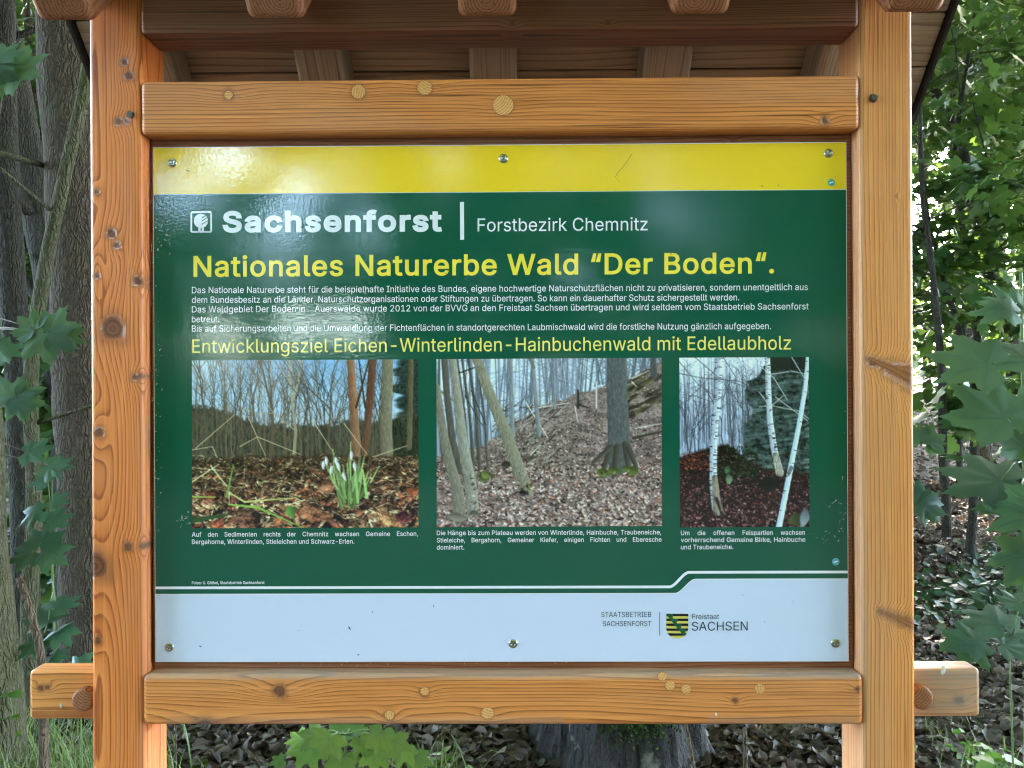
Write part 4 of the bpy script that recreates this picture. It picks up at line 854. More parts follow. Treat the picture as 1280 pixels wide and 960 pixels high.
# round stickers, domed screws
def sticker(px, py, r):
    n = 28
    o = px_poly('sticker', [(px + r * math.cos(2 * math.pi * k / n), py + r * math.sin(2 * math.pi * k / n)) for k in range(n)], M['p_cyan'], 0.0006)
    px_poly('sticker_mark', [(px - r * 0.6, py + r * 0.05), (px - r * 0.1, py - r * 0.12), (px + r * 0.55, py - r * 0.32), (px + r * 0.6, py - r * 0.02), (px + r * 0.1, py + r * 0.12), (px - r * 0.5, py + r * 0.38)], M['p_white'], 0.0009, o)
sticker(1039, 228.2, 4.5); sticker(1044.5, 702, 4.7)
for px, py in ((215.3, 203.6), (629.3, 198.2), (1035.8, 191.6), (211.5, 809), (641.5, 804.5), (1044.5, 804)):
    x, z = S(px, py, YP); r = 5.6 * 1.385 / FPX
    disc_lathe('screw', PANEL, M['steel'], x, z, YP, [(r * 1.05, -0.0002), (r, -0.0009), (r * 0.95, -0.0014), (r * 0.72, -0.0024), (r * 0.46, -0.0029), (r * 0.42, -0.0018), (r * 0.3, -0.0015), (r * 0.24, -0.0022), (r * 0.1, -0.0022)], 24)

# dirt specks and threads on the print
def specks():
    V, F = [], []; rnd = random.Random(4)
    for k in range(70):
        px, py = rnd.uniform(198, 1052), rnd.uniform(184, 820)
        n = rnd.choice((3, 4, 5)); r = rnd.uniform(0.35, 1.0) * (1.5 if rnd.random() < .12 else 1); b = len(V); a0 = rnd.uniform(0, 6)
        st = rnd.uniform(1, 2.6); an = rnd.uniform(0, 3.1)
        for q in range(n):
            a = a0 + 2 * math.pi * q / n; u, w = r * st * math.cos(a), r * 0.7 * math.sin(a)
            V.append(P(px + u * math.cos(an) - w * math.sin(an), py + u * math.sin(an) + w * math.cos(an), 0.0018))
        F.append(tuple(range(b, b + n)))
    for (pts, wd) in (([(790, 192), (785, 200), (779, 208), (772, 216), (769, 221), (771, 225)], 0.35), ([(727, 243), (733, 250), (742, 252), (760, 251)], 0.3), ([(1042, 690), (1046, 694)], .4)):
        for p, q in zip(pts[:-1], pts[1:]):
            b = len(V); V.extend([P(p[0], p[1], 0.0018), P(q[0], q[1], 0.0018), P(q[0] + wd, q[1] + wd, 0.0018), P(p[0] + wd, p[1] + wd, 0.0018)]); F.append((b, b + 1, b + 2, b + 3))
    me = bpy.data.meshes.new('dirt_specks'); me.from_pydata(V, [], F); me.update()
    tag(link('dirt_specks', me, M['speck'], PANEL), kind='stuff')
    V, F = [], []
    for k in range(230):
        ctr = rnd.choice([(196, 345, 5, 60), (197, 470, 5, 50), (194, 640, 5, 20), (1058, 625, 7, 14), (1052, 650, 8, 20), (1060, 520, 3, 60), (1030, 668, 12, 5), (205, 300, 8, 15), (196, 560, 4, 60), (450, 829, 40, 1), (620, 826, 60, 1), (230, 650, 4, 4)])
        px, py = rnd.gauss(ctr[0], ctr[2]), rnd.gauss(ctr[1], ctr[3]); px = min(max(px, 190), 1061); py = min(py, 829)
        a = rnd.uniform(0, 6.28); L = rnd.uniform(1, 5); wd = rnd.uniform(0.08, 0.25); bx, by = math.cos(a), math.sin(a); b = len(V)
        y1 = rnd.uniform(0.002, 0.006)
        V.extend([P(px, py, y1), P(px + bx * L * .5 + by, py + by * L * .5 - bx, y1 + .001), P(px + bx * L, py + by * L, y1), P(px + bx * L * .5 + by - by * wd * 2, py + by * L * .5 - bx + bx * wd * 2, y1)]); F.append((b, b + 1, b + 2, b + 3))
    me = bpy.data.meshes.new('cobweb_fluff'); me.from_pydata(V, [], F); me.update()
    tag(link('cobweb_fluff', me, M['web'], PANEL), kind='stuff')
specks()
# ------------------------------------------------------------------ the three printed forest pictures (flat prints on the panel)
class Canvas:
    def __init__(s, w, h, ss, seed):
        s.w, s.h, s.k = w, h, ss
        s.a = np.zeros((int(h * ss), int(w * ss), 3)); s.r = random.Random(seed)
        s.Y, s.X = np.mgrid[0:s.a.shape[0], 0:s.a.shape[1]]; s.X = (s.X + .5) / ss; s.Y = (s.Y + .5) / ss
    def blend(s, m, col):
        s.a = s.a * (1 - m[..., None]) + np.asarray(col, float) * m[..., None]
    def box(s, x0, y0, x1, y1):
        k = s.k
        j0, j1 = max(int(x0 * k), 0), min(int(x1 * k) + 2, s.a.shape[1]); i0, i1 = max(int(y0 * k), 0), min(int(y1 * k) + 2, s.a.shape[0])
        return None if j0 >= j1 or i0 >= i1 else (slice(i0, i1), slice(j0, j1))
    def line(s, x0, y0, x1, y1, w0, w1, col, al=1.0, col2=None):
        m = max(w0, w1) / 2 + 1
        b = s.box(min(x0, x1) - m, min(y0, y1) - m, max(x0, x1) + m, max(y0, y1) + m)
        if b is None: return
        X, Y = s.X[b], s.Y[b]; dx, dy = x1 - x0, y1 - y0; L2 = dx * dx + dy * dy + 1e-9
        t = np.clip(((X - x0) * dx + (Y - y0) * dy) / L2, 0, 1)
        sx = (X - x0 - t * dx); sy = (Y - y0 - t * dy); d = np.hypot(sx, sy)
        w = (w0 + (w1 - w0) * t) / 2
        cov = np.clip((w - d) * s.k + 0.5, 0, 1) * np.minimum(1, w * 2 * s.k) * al
        c = np.asarray(col, float)
        if col2 is not None:
            u = np.clip(0.5 + (sx * -dy + sy * dx) / math.sqrt(L2) / (2 * w + 1e-6), 0, 1)[..., None]
            c = c * (1 - u) + np.asarray(col2, float) * u
        s.a[b] = s.a[b] * (1 - cov[..., None]) + c * cov[..., None]
    def leaf(s, x, y, rx, ry, an, col, al=1.0):
        m = max(rx, ry) + 1; b = s.box(x - m, y - m, x + m, y + m)
        if b is None: return
        X, Y = s.X[b] - x, s.Y[b] - y; u = (X * math.cos(an) + Y * math.sin(an)) / rx; v = (-X * math.sin(an) + Y * math.cos(an)) / ry
        cov = np.clip((1 - u * u - np.abs(v) * (1 + .4 * u)) * 3, 0, 1) * al
        c = np.asarray(col, float) * (1 + 0.35 * np.clip(v, -1, 1))[..., None]
        s.a[b] = s.a[b] * (1 - cov[..., None]) + c * cov[..., None]
    def tree(s, x, y, L, an, w, dep, col, spread=0.5, al=1.0):
        x1, y1 = x + L * math.cos(an), y - L * math.sin(an)
        mx, my = (x + x1) / 2 + s.r.gauss(0, L * .04), (y + y1) / 2
        s.line(x, y, mx, my, w, w * .88, col, al); s.line(mx, my, x1, y1, w * .88, w * .74, col, al)
        if dep == 0: return
        n = 2 if s.r.random() < .75 else 3
        for q in range(n):
            s.tree(x1, y1, L * s.r.uniform(.55, .82), an + s.r.gauss(0, spread) * (1 if q else .4), w * s.r.uniform(.5, .72), dep - 1, col, spread, al)
        if s.r.random() < .8: s.tree(mx, my, L * .5, an + s.r.choice((-1, 1)) * s.r.uniform(.4, .9), w * .4, max(dep - 2, 0), col, spread, al)
    def trunk(s, pts, w0, w1, cl, cr, tex=0.25, bands=0):
        n = len(pts) - 1
        for i in range(n):
            s.line(*pts[i], *pts[i + 1], lerp(w0, w1, i / n), lerp(w0, w1, (i + 1) / n), cl, 1, cr)
        for q in range(int(170 * tex * w0 / 5)):
            i = s.r.randrange(n); t = s.r.random(); px, py = lerp(pts[i][0], pts[i + 1][0], t), lerp(pts[i][1], pts[i + 1][1], t)
            ww = lerp(w0, w1, (i + t) / n) * .46; o = s.r.uniform(-ww, ww); f = s.r.uniform(.55, 1.25); L = s.r.uniform(2, 7)
            s.line(px + o, py, px + o + s.r.gauss(0, .4), py + L, .7, .4, np.clip(np.array(cl) * f, 0, 1), .5)
    def litter(s, n, y0f, y1, cols, smin, smax, xr=(0, 1), perspective=True, al=.95):
        for q in range(n):
            x = s.r.uniform(xr[0] * s.w, xr[1] * s.w); t = s.r.random() ** 1.0
            ya = y0f(x) if callable(y0f) else y0f
            y = lerp(ya, y1, t); sz = lerp(smin, smax, t if perspective else s.r.random()) * s.r.uniform(.6, 1.4)
            c = np.array(s.r.choice(cols)) * s.r.uniform(.55, 1.25)
            s.leaf(x, y, sz, sz * s.r.uniform(.25, .6), s.r.gauss(0, .7), np.clip(c, 0, 1), al)
    def done(s, gw, gh, con=1.0):
        a = np.clip(s.a, 0, 1); yy = np.clip(((np.arange(gh) / (gh - 1)) * s.a.shape[0]).astype(int), 0, s.a.shape[0] - 1)
        k = s.a.shape[0] / gh; b = np.zeros((gh, gw, 3)); n = 0
        for oy in (-.33, 0, .33):
            for ox in (-.33, 0, .33):
                iy = np.clip(((np.arange(gh) + .5 + oy) * s.a.shape[0] / gh).astype(int), 0, s.a.shape[0] - 1)
                ix = np.clip(((np.arange(gw) + .5 + ox) * s.a.shape[1] / gw).astype(int), 0, s.a.shape[1] - 1)
                b += a[iy][:, ix]; n += 1
        return np.clip(b / n, 0, 1)

def C(*v): return np.array(v, float) / 255

def picture_meadow():
    c = Canvas(283, 210, 2.4, 5); r = c.r; hz = 120
    t = np.clip(c.Y / hz, 0, 1)[..., None]
    c.a = C(140, 188, 236) * (1 - t) + C(226, 238, 250) * t
    c.blend(sstep(60, 0, np.hypot(c.X - 10, c.Y - 5)) * .6, C(225, 238, 250))
    hill = 54 + 26 * sstep(0, 110, c.X) - 8 * sstep(150, 283, c.X) + 5 * fbm(c.X / 12, 0, 0, 3) + 5 * fbm(c.X / 3, c.Y / 3, 0, 6)
    n = fbm(c.X / 2.2, c.Y / 5, 0, 4)
    c.blend(sstep(-2, 4, c.Y - hill) * .95, C(58, 58, 46)); m = sstep(-2, 4, c.Y - hill)
    c.a *= (1 + .5 * n * m)[..., None]
    con = sstep(0, 10, c.X - 243 + 14 * fbm(c.Y / 9, 0, 0, 8) - 10 * np.abs(((c.Y * .11) % 1) - .5)); c.blend(con * .85, C(24, 34, 26)); c.a *= (1 + .5 * con * fbm(c.X / 1.6, c.Y / 1.6, 0, 12))[..., None]
    for q in range(80):
        x = r.uniform(0, 250); g = r.uniform(.25, .62); col = np.array(C(150, 130, 108)) * (g + .25) if r.random() < .7 else C(46, 40, 34)
        c.tree(x, hz + 6, r.uniform(38, 62), math.pi / 2 + r.gauss(0, .03), r.uniform(.8, 2.0), 4, col, .34, .8)
    for x, w, L in ((98, 4.6, 66), (127, 4.2, 70), (18, 3, 60), (60, 1.8, 60), (76, 2.2, 60), (38, 2.2, 60), (150, 2, 60), (172, 2.6, 62)):
        c.tree(x, hz + 4, L, math.pi / 2 + r.gauss(0, .03), w, 5, C(92, 80, 66) if x != 127 else C(168, 156, 132), .42)
    c.trunk([(198, -3), (201, 50), (204, 95), (207, 124)], 9.5, 12, C(176, 128, 96), C(108, 72, 52), .6)
    c.trunk([(226, -3), (222, 50), (218, 90), (214, 124)], 9.5, 10, C(122, 78, 60), C(72, 50, 40), .6)
    c.line(205, 60, 222, -3, 3, 2, C(70, 50, 40)); c.line(216, 60, 208, -3, 2.4, 1.6, C(66, 52, 44))
    c.trunk([(244, -3), (243, 40), (242, 90), (243, 124)], 14, 16, C(150, 140, 118), C(96, 88, 74), .8)
    c.trunk([(273, -3), (272, 60), (271, 110)], 7, 7, C(120, 108, 80), C(70, 66, 50), .6)
    c.blend(sstep(55, 75, c.Y) * (c.Y < hz) * .35 * np.clip(.6 + fbm(c.X / 1.5, c.Y / 9, 0, 71), 0, 1), C(120, 104, 88))
    g = sstep(-3, 3, c.Y - hz + 4 * fbm(c.X / 20, 0, 0, 9)); c.blend(g, C(74, 58, 46)); c.a *= (1 + g * .5 * fbm(c.X / 3, c.Y / 2, 0, 15))[..., None]
    br = [C(120, 86, 62), C(96, 62, 46), C(150, 122, 92), C(64, 48, 40), C(40, 32, 30), C(134, 70, 48), C(180, 160, 130)]
    c.litter(2600, hz, 212, br, 1.0, 6.5)
    for q in range(420):
        x = r.uniform(-10, 290); t = r.random(); y = lerp(hz - 3, 208, t); L = lerp(5, 34, t * r.random()); an = r.gauss(0, .5) + (0 if r.random() < .8 else 1.2)
        c.line(x, y, x + L * math.cos(an), y - L * math.sin(an), lerp(.5, 1.5, t), .5, C(214, 196, 158) if r.random() < .6 else (C(50, 40, 34) if r.random() < .5 else C(150, 130, 80)), .85)
    for x0, y0, x1, y1 in ((0, 112, 26, 108), (26, 108, 32, 122), (5, 110, 54, 68), (70, 70, 92, 120), (60, 108, 82, 96), (82, 96, 135, 118), (150, 75, 178, 118), (190, 80, 218, 118), (225, 122, 268, 108), (0, 134, 40, 138)):
        c.line(x0, y0, x1, y1, 1.2, .8, C(206, 186, 150), .9)
    c.litter(170, 160, 210, [C(140, 78, 58), C(160, 104, 76), C(94, 62, 54), C(56, 44, 42), C(170, 130, 100), C(40, 34, 34)], 4, 9)
    c.leaf(152, 192, 20, 11, .35, C(158, 104, 76)); c.leaf(170, 158, 16, 9, -.1, C(134, 92, 72)); c.leaf(246, 200, 24, 8, .5, C(184, 132, 92)); c.leaf(68, 200, 15, 13, .2, C(120, 82, 66)); c.leaf(22, 172, 10, 8, -.8, C(150, 90, 66)); c.leaf(275, 165, 9, 7, 0, C(166, 92, 66)); c.leaf(265, 197, 12, 9, .3, C(92, 44, 52))
    for q in range(160):
        x = r.uniform(-10, 290); y = r.uniform(150, 210); L = r.uniform(5, 26); an = r.gauss(0, .7); c.line(x, y, x + L * math.cos(an), y - L * math.sin(an), r.uniform(.6, 1.6), .5, r.choice([C(206, 188, 150), C(40, 32, 30), C(150, 120, 84), C(24, 20, 20)]), .85)
    gm = sstep(hz, hz + 8, c.Y); c.a *= (1 + gm * (.55 * fbm(c.X / 2.4, c.Y / 1.8, 0, 61) + .5 * fbm(c.X / 14, c.Y / 7, 0, 63)))[..., None]; c.a = np.clip(c.a, 0, 1)
    c.line(46, 180, 82, 184, 2, 3, C(150, 190, 88)); c.line(82, 184, 140, 210, 3, 1, C(134, 176, 76)); c.line(48, 166, 66, 177, 1.6, 2, C(200, 200, 130)); c.line(66, 177, 130, 172, 2.2, 1.2, C(206, 202, 120)); c.line(0, 170, 30, 171, 2, 1, C(170, 190, 90)); c.line(44, 170, 52, 130, 3, 1, C(120, 160, 84)); c.line(24, 132, 44, 158, 2, 1.2, C(190, 206, 160)); c.line(0, 152, 34, 130, 1.6, 1, C(216, 204, 160))
    c.line(0, 200, 44, 193, 7, 3, C(54, 84, 48)); c.leaf(124, 190, 9, 7, 1.2, C(86, 132, 60))
    for q in range(46):
        x = r.gauss(196, 13); b = (lerp(196, x, .45), r.uniform(170, 186)); tx, ty = x + r.gauss(0, 7), r.uniform(118, 150)
        c.line(b[0], b[1], (b[0] + tx) / 2 + 1, (b[1] + ty) / 2, 2.2, 2, C(118, 142, 86) * r.uniform(.6, 1.15)); c.line((b[0] + tx) / 2 + 1, (b[1] + ty) / 2, tx, ty, 2, .7, C(160, 186, 124) * r.uniform(.7, 1.1))
    c.line(207, 178, 203, 128, 3.4, 2, C(150, 196, 112)); c.line(218, 172, 213, 138, 3.6, 2.2, C(156, 204, 118)); c.line(198, 150, 198, 103, 1.4, 1, C(170, 205, 130)); c.line(178, 150, 176, 112, 1.2, .8, C(160, 195, 120))
    for x, y in ((164, 132), (168, 127), (180, 127), (183, 134), (174, 138), (199, 120), (203, 134), (190, 146)):
        c.leaf(x, y, 6.4, 2.6, 1.5 + .2 * r.gauss(0, 1), C(226, 236, 244), .85)
    return c.done(300, 222)

def picture_slope():
    c = Canvas(282, 210, 2.4, 8); r = c.r
    ridge = lambda x: np.interp(x, [0, 60, 100, 130, 180, 215, 245, 282], [120, 108, 78, 60, 44, 33, 24, 4])
    c.a[:] = C(208, 224, 244); c.a *= (1 + .10 * fbm(c.X / 9, c.Y / 30, 0, 2))[..., None]
    c.blend(sstep(40, 110, c.Y) * .6 * (c.X < 130), C(140, 150, 168))
    for q in range(190):
        x = r.uniform(-5, 290); y = float(ridge(x)) + r.uniform(-4, 10); g = r.uniform(.5, 1.1)
        col = C(136, 146, 166) * g if r.random() < .7 else C(98, 104, 120)
        c.line(x, y, x + r.gauss(0, 6), -4, r.uniform(.7, 3), r.uniform(.5, 2), col, .75)
        for k in range(3):
            yy = r.uniform(0, y); c.line(x, yy, x + r.gauss(0, 16), yy - r.uniform(4, 20), .8, .4, col, .6)
    R = ridge(c.X) + 4 * fbm(c.X / 10, 1, 0, 5) + 2 * fbm(c.X / 3, c.Y / 4, 0, 7)
    g = sstep(-1.5, 2, c.Y - R); c.blend(g, C(132, 114, 112)); c.a *= (1 + g * (.4 * fbm(c.X / 12, c.Y / 6, 0, 31) + .35 * fbm(c.X / 2, c.Y / 1.6, 0, 33)))[..., None]
    br = [C(170, 144, 138), C(192, 168, 160), C(110, 86, 80), C(72, 58, 54), C(196, 178, 170), C(136, 100, 88), C(48, 40, 38)]
    c.litter(3600, lambda x: float(ridge(x)), 150, br, .8, 2.4); c.litter(3400, 130, 212, br[:5] + [C(206, 190, 182), C(160, 110, 96)], 1.8, 3.6)
    for q in range(150):
        x = r.uniform(70, 150); y = r.uniform(60, 135); L = r.uniform(6, 30); an = r.gauss(.45, .35)
        c.line(x, y, x + L * math.cos(an), y - L * math.sin(an), r.uniform(.8, 2.2), .5, C(66, 60, 54) if r.random() < .6 else C(176, 166, 152), .85)
    for q in range(60):
        x = r.uniform(232, 282); y = float(ridge(x)) + r.uniform(2, 50); c.leaf(x, y, r.uniform(4, 12), r.uniform(1.5, 4), -.5, C(54, 46, 40) if r.random() < .7 else C(96, 90, 60), .7)
    for x0, y0, x1, y1 in ((125, 62, 165, 56), (244, 26, 266, 16), (244, 30, 250, 36), (248, 88, 282, 82), (112, 55, 140, 100), (118, 120, 130, 108), (173, 60, 177, 80)): c.line(x0, y0, x1, y1, 1.4, .8, C(222, 216, 206), .95)
    c.line(246, 100, 282, 92, 4, 2, C(70, 64, 52)); c.line(177, 40, 177, 62, 2.4, 3, C(44, 40, 38)); c.line(177, 58, 190, 62, 3, 1, C(44, 40, 38)); c.line(200, 30, 200, 62, 2, 2, C(205, 200, 196))
    for x, w, x2 in ((95, 6, 93), (128, 5.5, 120), (148, 4, 147)): c.trunk([(x2, -3), (x2 + (x - x2) * .5, 45), (x, 96 if x != 148 else 62)], w * .8, w, C(152, 156, 160), C(104, 108, 116), .6)
    c.line(116, -3, 122, 12, 5, 4, C(110, 112, 112)); c.line(124, 96, 117, 104, 4, 1, C(120, 116, 104)); c.line(125, 96, 132, 104, 4, 1, C(104, 100, 92))
    for x, w in ((42, 3), (50, 3.4), (36, 2.4), (60, 2), (4, 2.5)): c.trunk([(x - 10 * (x > 30), -3), (x, 70), (x + 4, 132 + r.uniform(-8, 10))], w, w * 1.4, C(104, 98, 92), C(66, 62, 58), .5)
    c.line(28, 18, 52, 10, 1.8, 1.2, C(40, 38, 38)); c.line(0, 36, 24, 54, 3, 2, C(130, 122, 100)); c.line(44, 40, 62, 82, 1.6, 1, C(60, 56, 50)); c.line(36, 46, 58, 84, 1.2, .8, C(60, 56, 50))
    c.trunk([(10, -3), (14, 50), (20, 100), (30, 140)], 8, 9, C(104, 98, 92), C(76, 70, 66), .8)
    c.trunk([(1, 36), (8, 90), (17, 130), (27, 165), (29, 196)], 9, 16, C(146, 140, 126), C(110, 104, 94), 1.2)
    c.trunk([(20, -3), (28, 60), (34, 110), (42, 150), (46, 192)], 10, 16, C(170, 166, 154), C(118, 114, 104), 1.3)
    c.leaf(26, 197, 14, 6, .1, C(120, 114, 104)); c.leaf(48, 193, 8, 5, 0, C(100, 96, 86)); c.leaf(62, 147, 11, 8, 0, C(76, 86, 48)); c.leaf(62, 145, 7, 5, .4, C(110, 122, 64)); c.leaf(88, 132, 8, 5, 0, C(60, 54, 50))
    c.trunk([(50, -3), (66, 42), (86, 90), (103, 138), (113, 166)], 12, 17, C(158, 152, 134), C(112, 106, 92), 1.6)
    c.leaf(109, 168, 7, 4.5, .2, C(44, 38, 42)); c.leaf(117, 160, 6, 5, .5, C(98, 100, 60))
    c.trunk([(225, -3), (226, 50), (228, 100), (229, 130)], 24, 29, C(104, 106, 108), C(74, 74, 78), 3.2)
    for x0, y0, x1, y1, w in ((218, 112, 207, 144, 9), (226, 112, 222, 146, 10), (236, 108, 240, 140, 9), (240, 112, 250, 138, 8), (216, 112, 196, 130, 7)): c.line(x0, y0, x1, y1, w, w * .6, C(98, 92, 84), 1, C(60, 56, 54))
    for x, y, rx, ry in ((209, 143, 10, 6), (222, 141, 10, 5), (246, 141, 8, 7), (236, 138, 6, 4)): c.leaf(x, y, rx, ry, .1, C(86, 98, 46))
    c.litter(700, 140, 212, br[:5], 1.8, 3.4, (.15, 1)); c.trunk([(271, -3), (271, 10), (272, 22)], 6, 9, C(90, 92, 96), C(66, 66, 70), .5)
    return c.done(300, 224)

def picture_rocks():
    c = Canvas(162, 212, 3.0, 3); r = c.r
    t = np.clip(c.Y / 110, 0, 1)[..., None]; c.a = C(222, 236, 252) * (1 - t) + C(172, 188, 212) * t
    c.a *= (1 + .14 * fbm(c.X / 3, c.Y / 5, 0, 4))[..., None]
    for q in range(150):
        x = r.uniform(-4, 110); y = r.uniform(90, 122); c.line(x, y, x + r.gauss(0, 3), r.uniform(-4, 60), r.uniform(.5, 1.5), .4, (C(104, 108, 124) if r.random() < .6 else C(72, 74, 88)), .7)
    for q in range(16): c.tree(r.uniform(0, 105), 118, r.uniform(24, 44), math.pi / 2 + r.gauss(0, .06), r.uniform(.8, 2), 4, C(70, 72, 82), .45, .8)
    ed = np.interp(c.Y, [0, 12, 24, 30, 50, 62, 74, 90, 110, 130, 160], [112, 104, 98, 84, 82, 90, 88, 80, 82, 74, 70]) + 4 * fbm(c.Y / 7, 0, 0, 2)
    m = sstep(-1, 1.5, c.X - ed); c.blend(m, C(66, 78, 78))
    lay = fbm(c.X / 16, (c.Y + c.X * .12) / 3.2, 0, 21); c.a *= (1 + m * (.7 * lay + .45 * fbm(c.X / 3, c.Y / 3, 0, 25)))[..., None]
    c.blend(m * sstep(.25, .6, lay) * .55 * (c.Y > 78), C(136, 158, 158)); c.blend(m * sstep(26, 10, c.Y) * .7, C(20, 24, 26)); c.blend(m * sstep(.1, .4, fbm(c.X / 9, c.Y / 5, 0, 41)) * .5, C(18, 24, 22))
    gy = np.interp(c.X, [0, 20, 60, 85, 110, 162], [122, 116, 106, 128, 140, 144]) + 3 * fbm(c.X / 8, 0, 0, 3)
    g = sstep(-2, 3, c.Y - gy); c.blend(g, C(46, 32, 34)); c.a *= (1 + g * .5 * fbm(c.X / 4, c.Y / 3, 0, 51))[..., None]
    br = [C(110, 66, 62), C(70, 44, 44), C(40, 28, 32), C(150, 120, 122), C(26, 20, 26), C(92, 50, 44), C(128, 96, 98)]
    c.litter(3000, 118, 214, br, .8, 2.4); c.litter(160, 118, 140, [C(150, 84, 58), C(120, 62, 48)], 1, 2, (0, .3))
    c.litter(350, 110, 150, [C(40, 52, 36), C(60, 70, 48), C(28, 34, 28)], 1.5, 3, (.28, .6)); c.leaf(62, 152, 5, 7, 0, C(120, 150, 120), .8); c.leaf(60, 140, 4, 6, .4, C(90, 120, 90), .7)
    c.leaf(145, 203, 9, 12, 1.2, C(62, 68, 40)); c.leaf(156, 200, 7, 14, .2, C(120, 132, 140)); c.leaf(112, 158, 18, 9, -.2, C(24, 24, 28), .8)
    def birch(pts, w0, w1, marks, cl=C(232, 240, 248), cr=C(150, 164, 184)):
        c.trunk(pts, w0, w1, cl, cr, .3); n = len(pts) - 1
        for q in range(marks):
            i = r.randrange(n); t = r.random(); x, y = lerp(pts[i][0], pts[i + 1][0], t), lerp(pts[i][1], pts[i + 1][1], t); w = lerp(w0, w1, (i + t) / n); o = r.choice((-1, 1)) * w * .3
            c.line(x + o - w * r.uniform(.1, .3), y, x + o + w * r.uniform(.05, .3), y + r.gauss(0, .4), r.uniform(.5, 1.5), .5, C(38, 36, 42), .85)
    birch([(50, -3), (49, 40), (45, 80), (42, 125), (42, 160), (45, 188)], 8, 9.5, 75)
    c.trunk([(44, 150), (46, 175), (47, 192)], 7, 11, C(170, 160, 140), C(60, 52, 50), 1.2); c.line(49, 180, 56, 196, 4, 1, C(120, 110, 100)); c.line(46, 176, 52, 196, 4, 2, C(50, 44, 44))
    birch([(110, -3), (111, 40), (113, 80), (118, 115), (124, 142)], 6.5, 8.5, 60); c.trunk([(120, 122), (125, 144)], 7, 10, C(190, 186, 176), C(70, 64, 60), 1)
    for pts in ([(0, 20), (30, 26), (75, 30), (100, 44), (112, 60), (150, 68), (162, 78)], [(88, 0), (118, 26), (135, 54)], [(70, 55), (100, 62), (116, 60), (130, 48)], [(112, 22), (140, 18), (162, 22)], [(20, 0), (50, 26), (80, 36), (96, 46)], [(0, 5), (24, 34), (44, 48)], [(0, 60), (24, 40), (50, 10)], [(140, 0), (158, 30)], [(55, 0), (70, 24), (74, 60)], [(120, 50), (160, 80)]):
        for p, q in zip(pts[:-1], pts[1:]): c.line(*p, *q, 1.2, .9, C(196, 200, 206) if p[0] > 80 else C(90, 88, 96), .85)
    birch([(161, -3), (157, 40), (149, 85), (140, 130), (131, 175), (123, 214)], 5, 7.5, 12, C(226, 242, 252), C(170, 194, 214))
    c.line(139, 138, 136, 146, 5, 4, C(50, 44, 48), .6)
    for q in range(90): x, y = r.uniform(0, 110), r.uniform(0, 60); an = r.uniform(-.8, .8); L = r.uniform(6, 24); c.line(x, y, x + L * math.cos(an), y + L * math.sin(an), .6, .3, C(80, 80, 92), .6)
    return c.done(186, 244)

def print_photo(img, tl, tr, bl, gain=1.15):
    gh, gw = img.shape[:2]
    V = np.array([P(lerp(tl[0], tr[0], u) + lerp(0, bl[0] - tl[0], v), lerp(tl[1], tr[1], u) + lerp(0, bl[1] - tl[1], v), 0.0006) for v in np.linspace(0, 1, gh) for u in np.linspace(0, 1, gw)])
    i = np.arange((gh - 1) * gw).reshape(gh - 1, gw)[:, :-1].ravel()
    me = fast_mesh('printed_photo', V, [np.stack([i, i + gw, i + gw + 1, i + 1], -1)])
    m_ = img.mean((0, 1)); col = np.clip(lin(np.clip(.42 + (img - .42) * 1.08, 0.02, 1) * 255) * gain, 0, .95)
    attr(me, 'Col', 'FLOAT_COLOR', 'POINT', np.concatenate([col, np.ones((gh, gw, 1))], -1))
    return link('printed_photo', me, M['p_photo'], PANEL)
tag(print_photo(picture_meadow(), (240, 450.5), (523, 449.2), (240.3, 660.3)), 'printed picture of a meadow with snowdrops and bare trees')
tag(print_photo(picture_slope(), (545.5, 449), (826.8, 447.3), (546, 659)), 'printed picture of a leaf covered slope with leaning trunks')
tag(print_photo(picture_rocks(), (849, 447.2), (1010.8, 446.3), (850, 659.2)), 'printed picture of birches beside a dark rock')
# ------------------------------------------------------------------ vegetation tools
def lobed_leaf(rad):
    """rad: list of (angle from the tip axis in degrees, radius) for the right half, tip first"""
    R_ = [(90 - a, r) for a, r in rad]
    Lh = [(90 + a, r) for a, r in reversed(rad) if a > 0.01]
    pts = [(r * math.cos(math.radians(a)), r * math.sin(math.radians(a))) for a, r in R_ + [(270, 0.03)] + Lh]
    return np.array(pts)
MAPLE = [(0, 1.0), (4, .86), (7, .82), (10, .83), (14, .68), (20, .60), (26, .60), (31, .66), (35, .78), (39, .79), (44, .97), (48, .84), (52, .80), (56, .80), (61, .65), (69, .54), (76, .55), (83, .66), (89, .66), (95, .76), (101, .60), (112, .50), (124, .46), (138, .36), (152, .18)]
MAPLE_LO = [(0, 1.0), (11, .80), (22, .58), (36, .78), (45, .96), (58, .76), (70, .54), (92, .72), (108, .50), (138, .34)]

def maple_mesh(detail=True):
    o = lobed_leaf(MAPLE if detail else MAPLE_LO); n = len(o)
    if detail:
        V = [(0, 0, 0)] + [(x * .5, y * .5, 0) for x, y in o] + [(x, y, 0) for x, y in o]
        V = np.array(V, float); F3, F4 = [], []
        for i in range(n):
            j = (i + 1) % n
            F3.append((0, 1 + j, 1 + i)); F4.append((1 + i, 1 + j, 1 + n + j, 1 + n + i))
    else:
        V = np.array([(0, 0, 0)] + [(x, y, 0) for x, y in o], float)
        F3 = [(0, 1 + (i + 1) % n, 1 + i) for i in range(n)]; F4 = []
    ang = np.arctan2(V[:, 0], V[:, 1]); rr = np.hypot(V[:, 0], V[:, 1])
    # folds between the veins, drooping lobes
    V[:, 2] = 0.022 * rr * np.cos(ang * 8) - 0.10 * rr ** 2
    return V, [np.array(F3)] + ([np.array(F4)] if F4 else [])
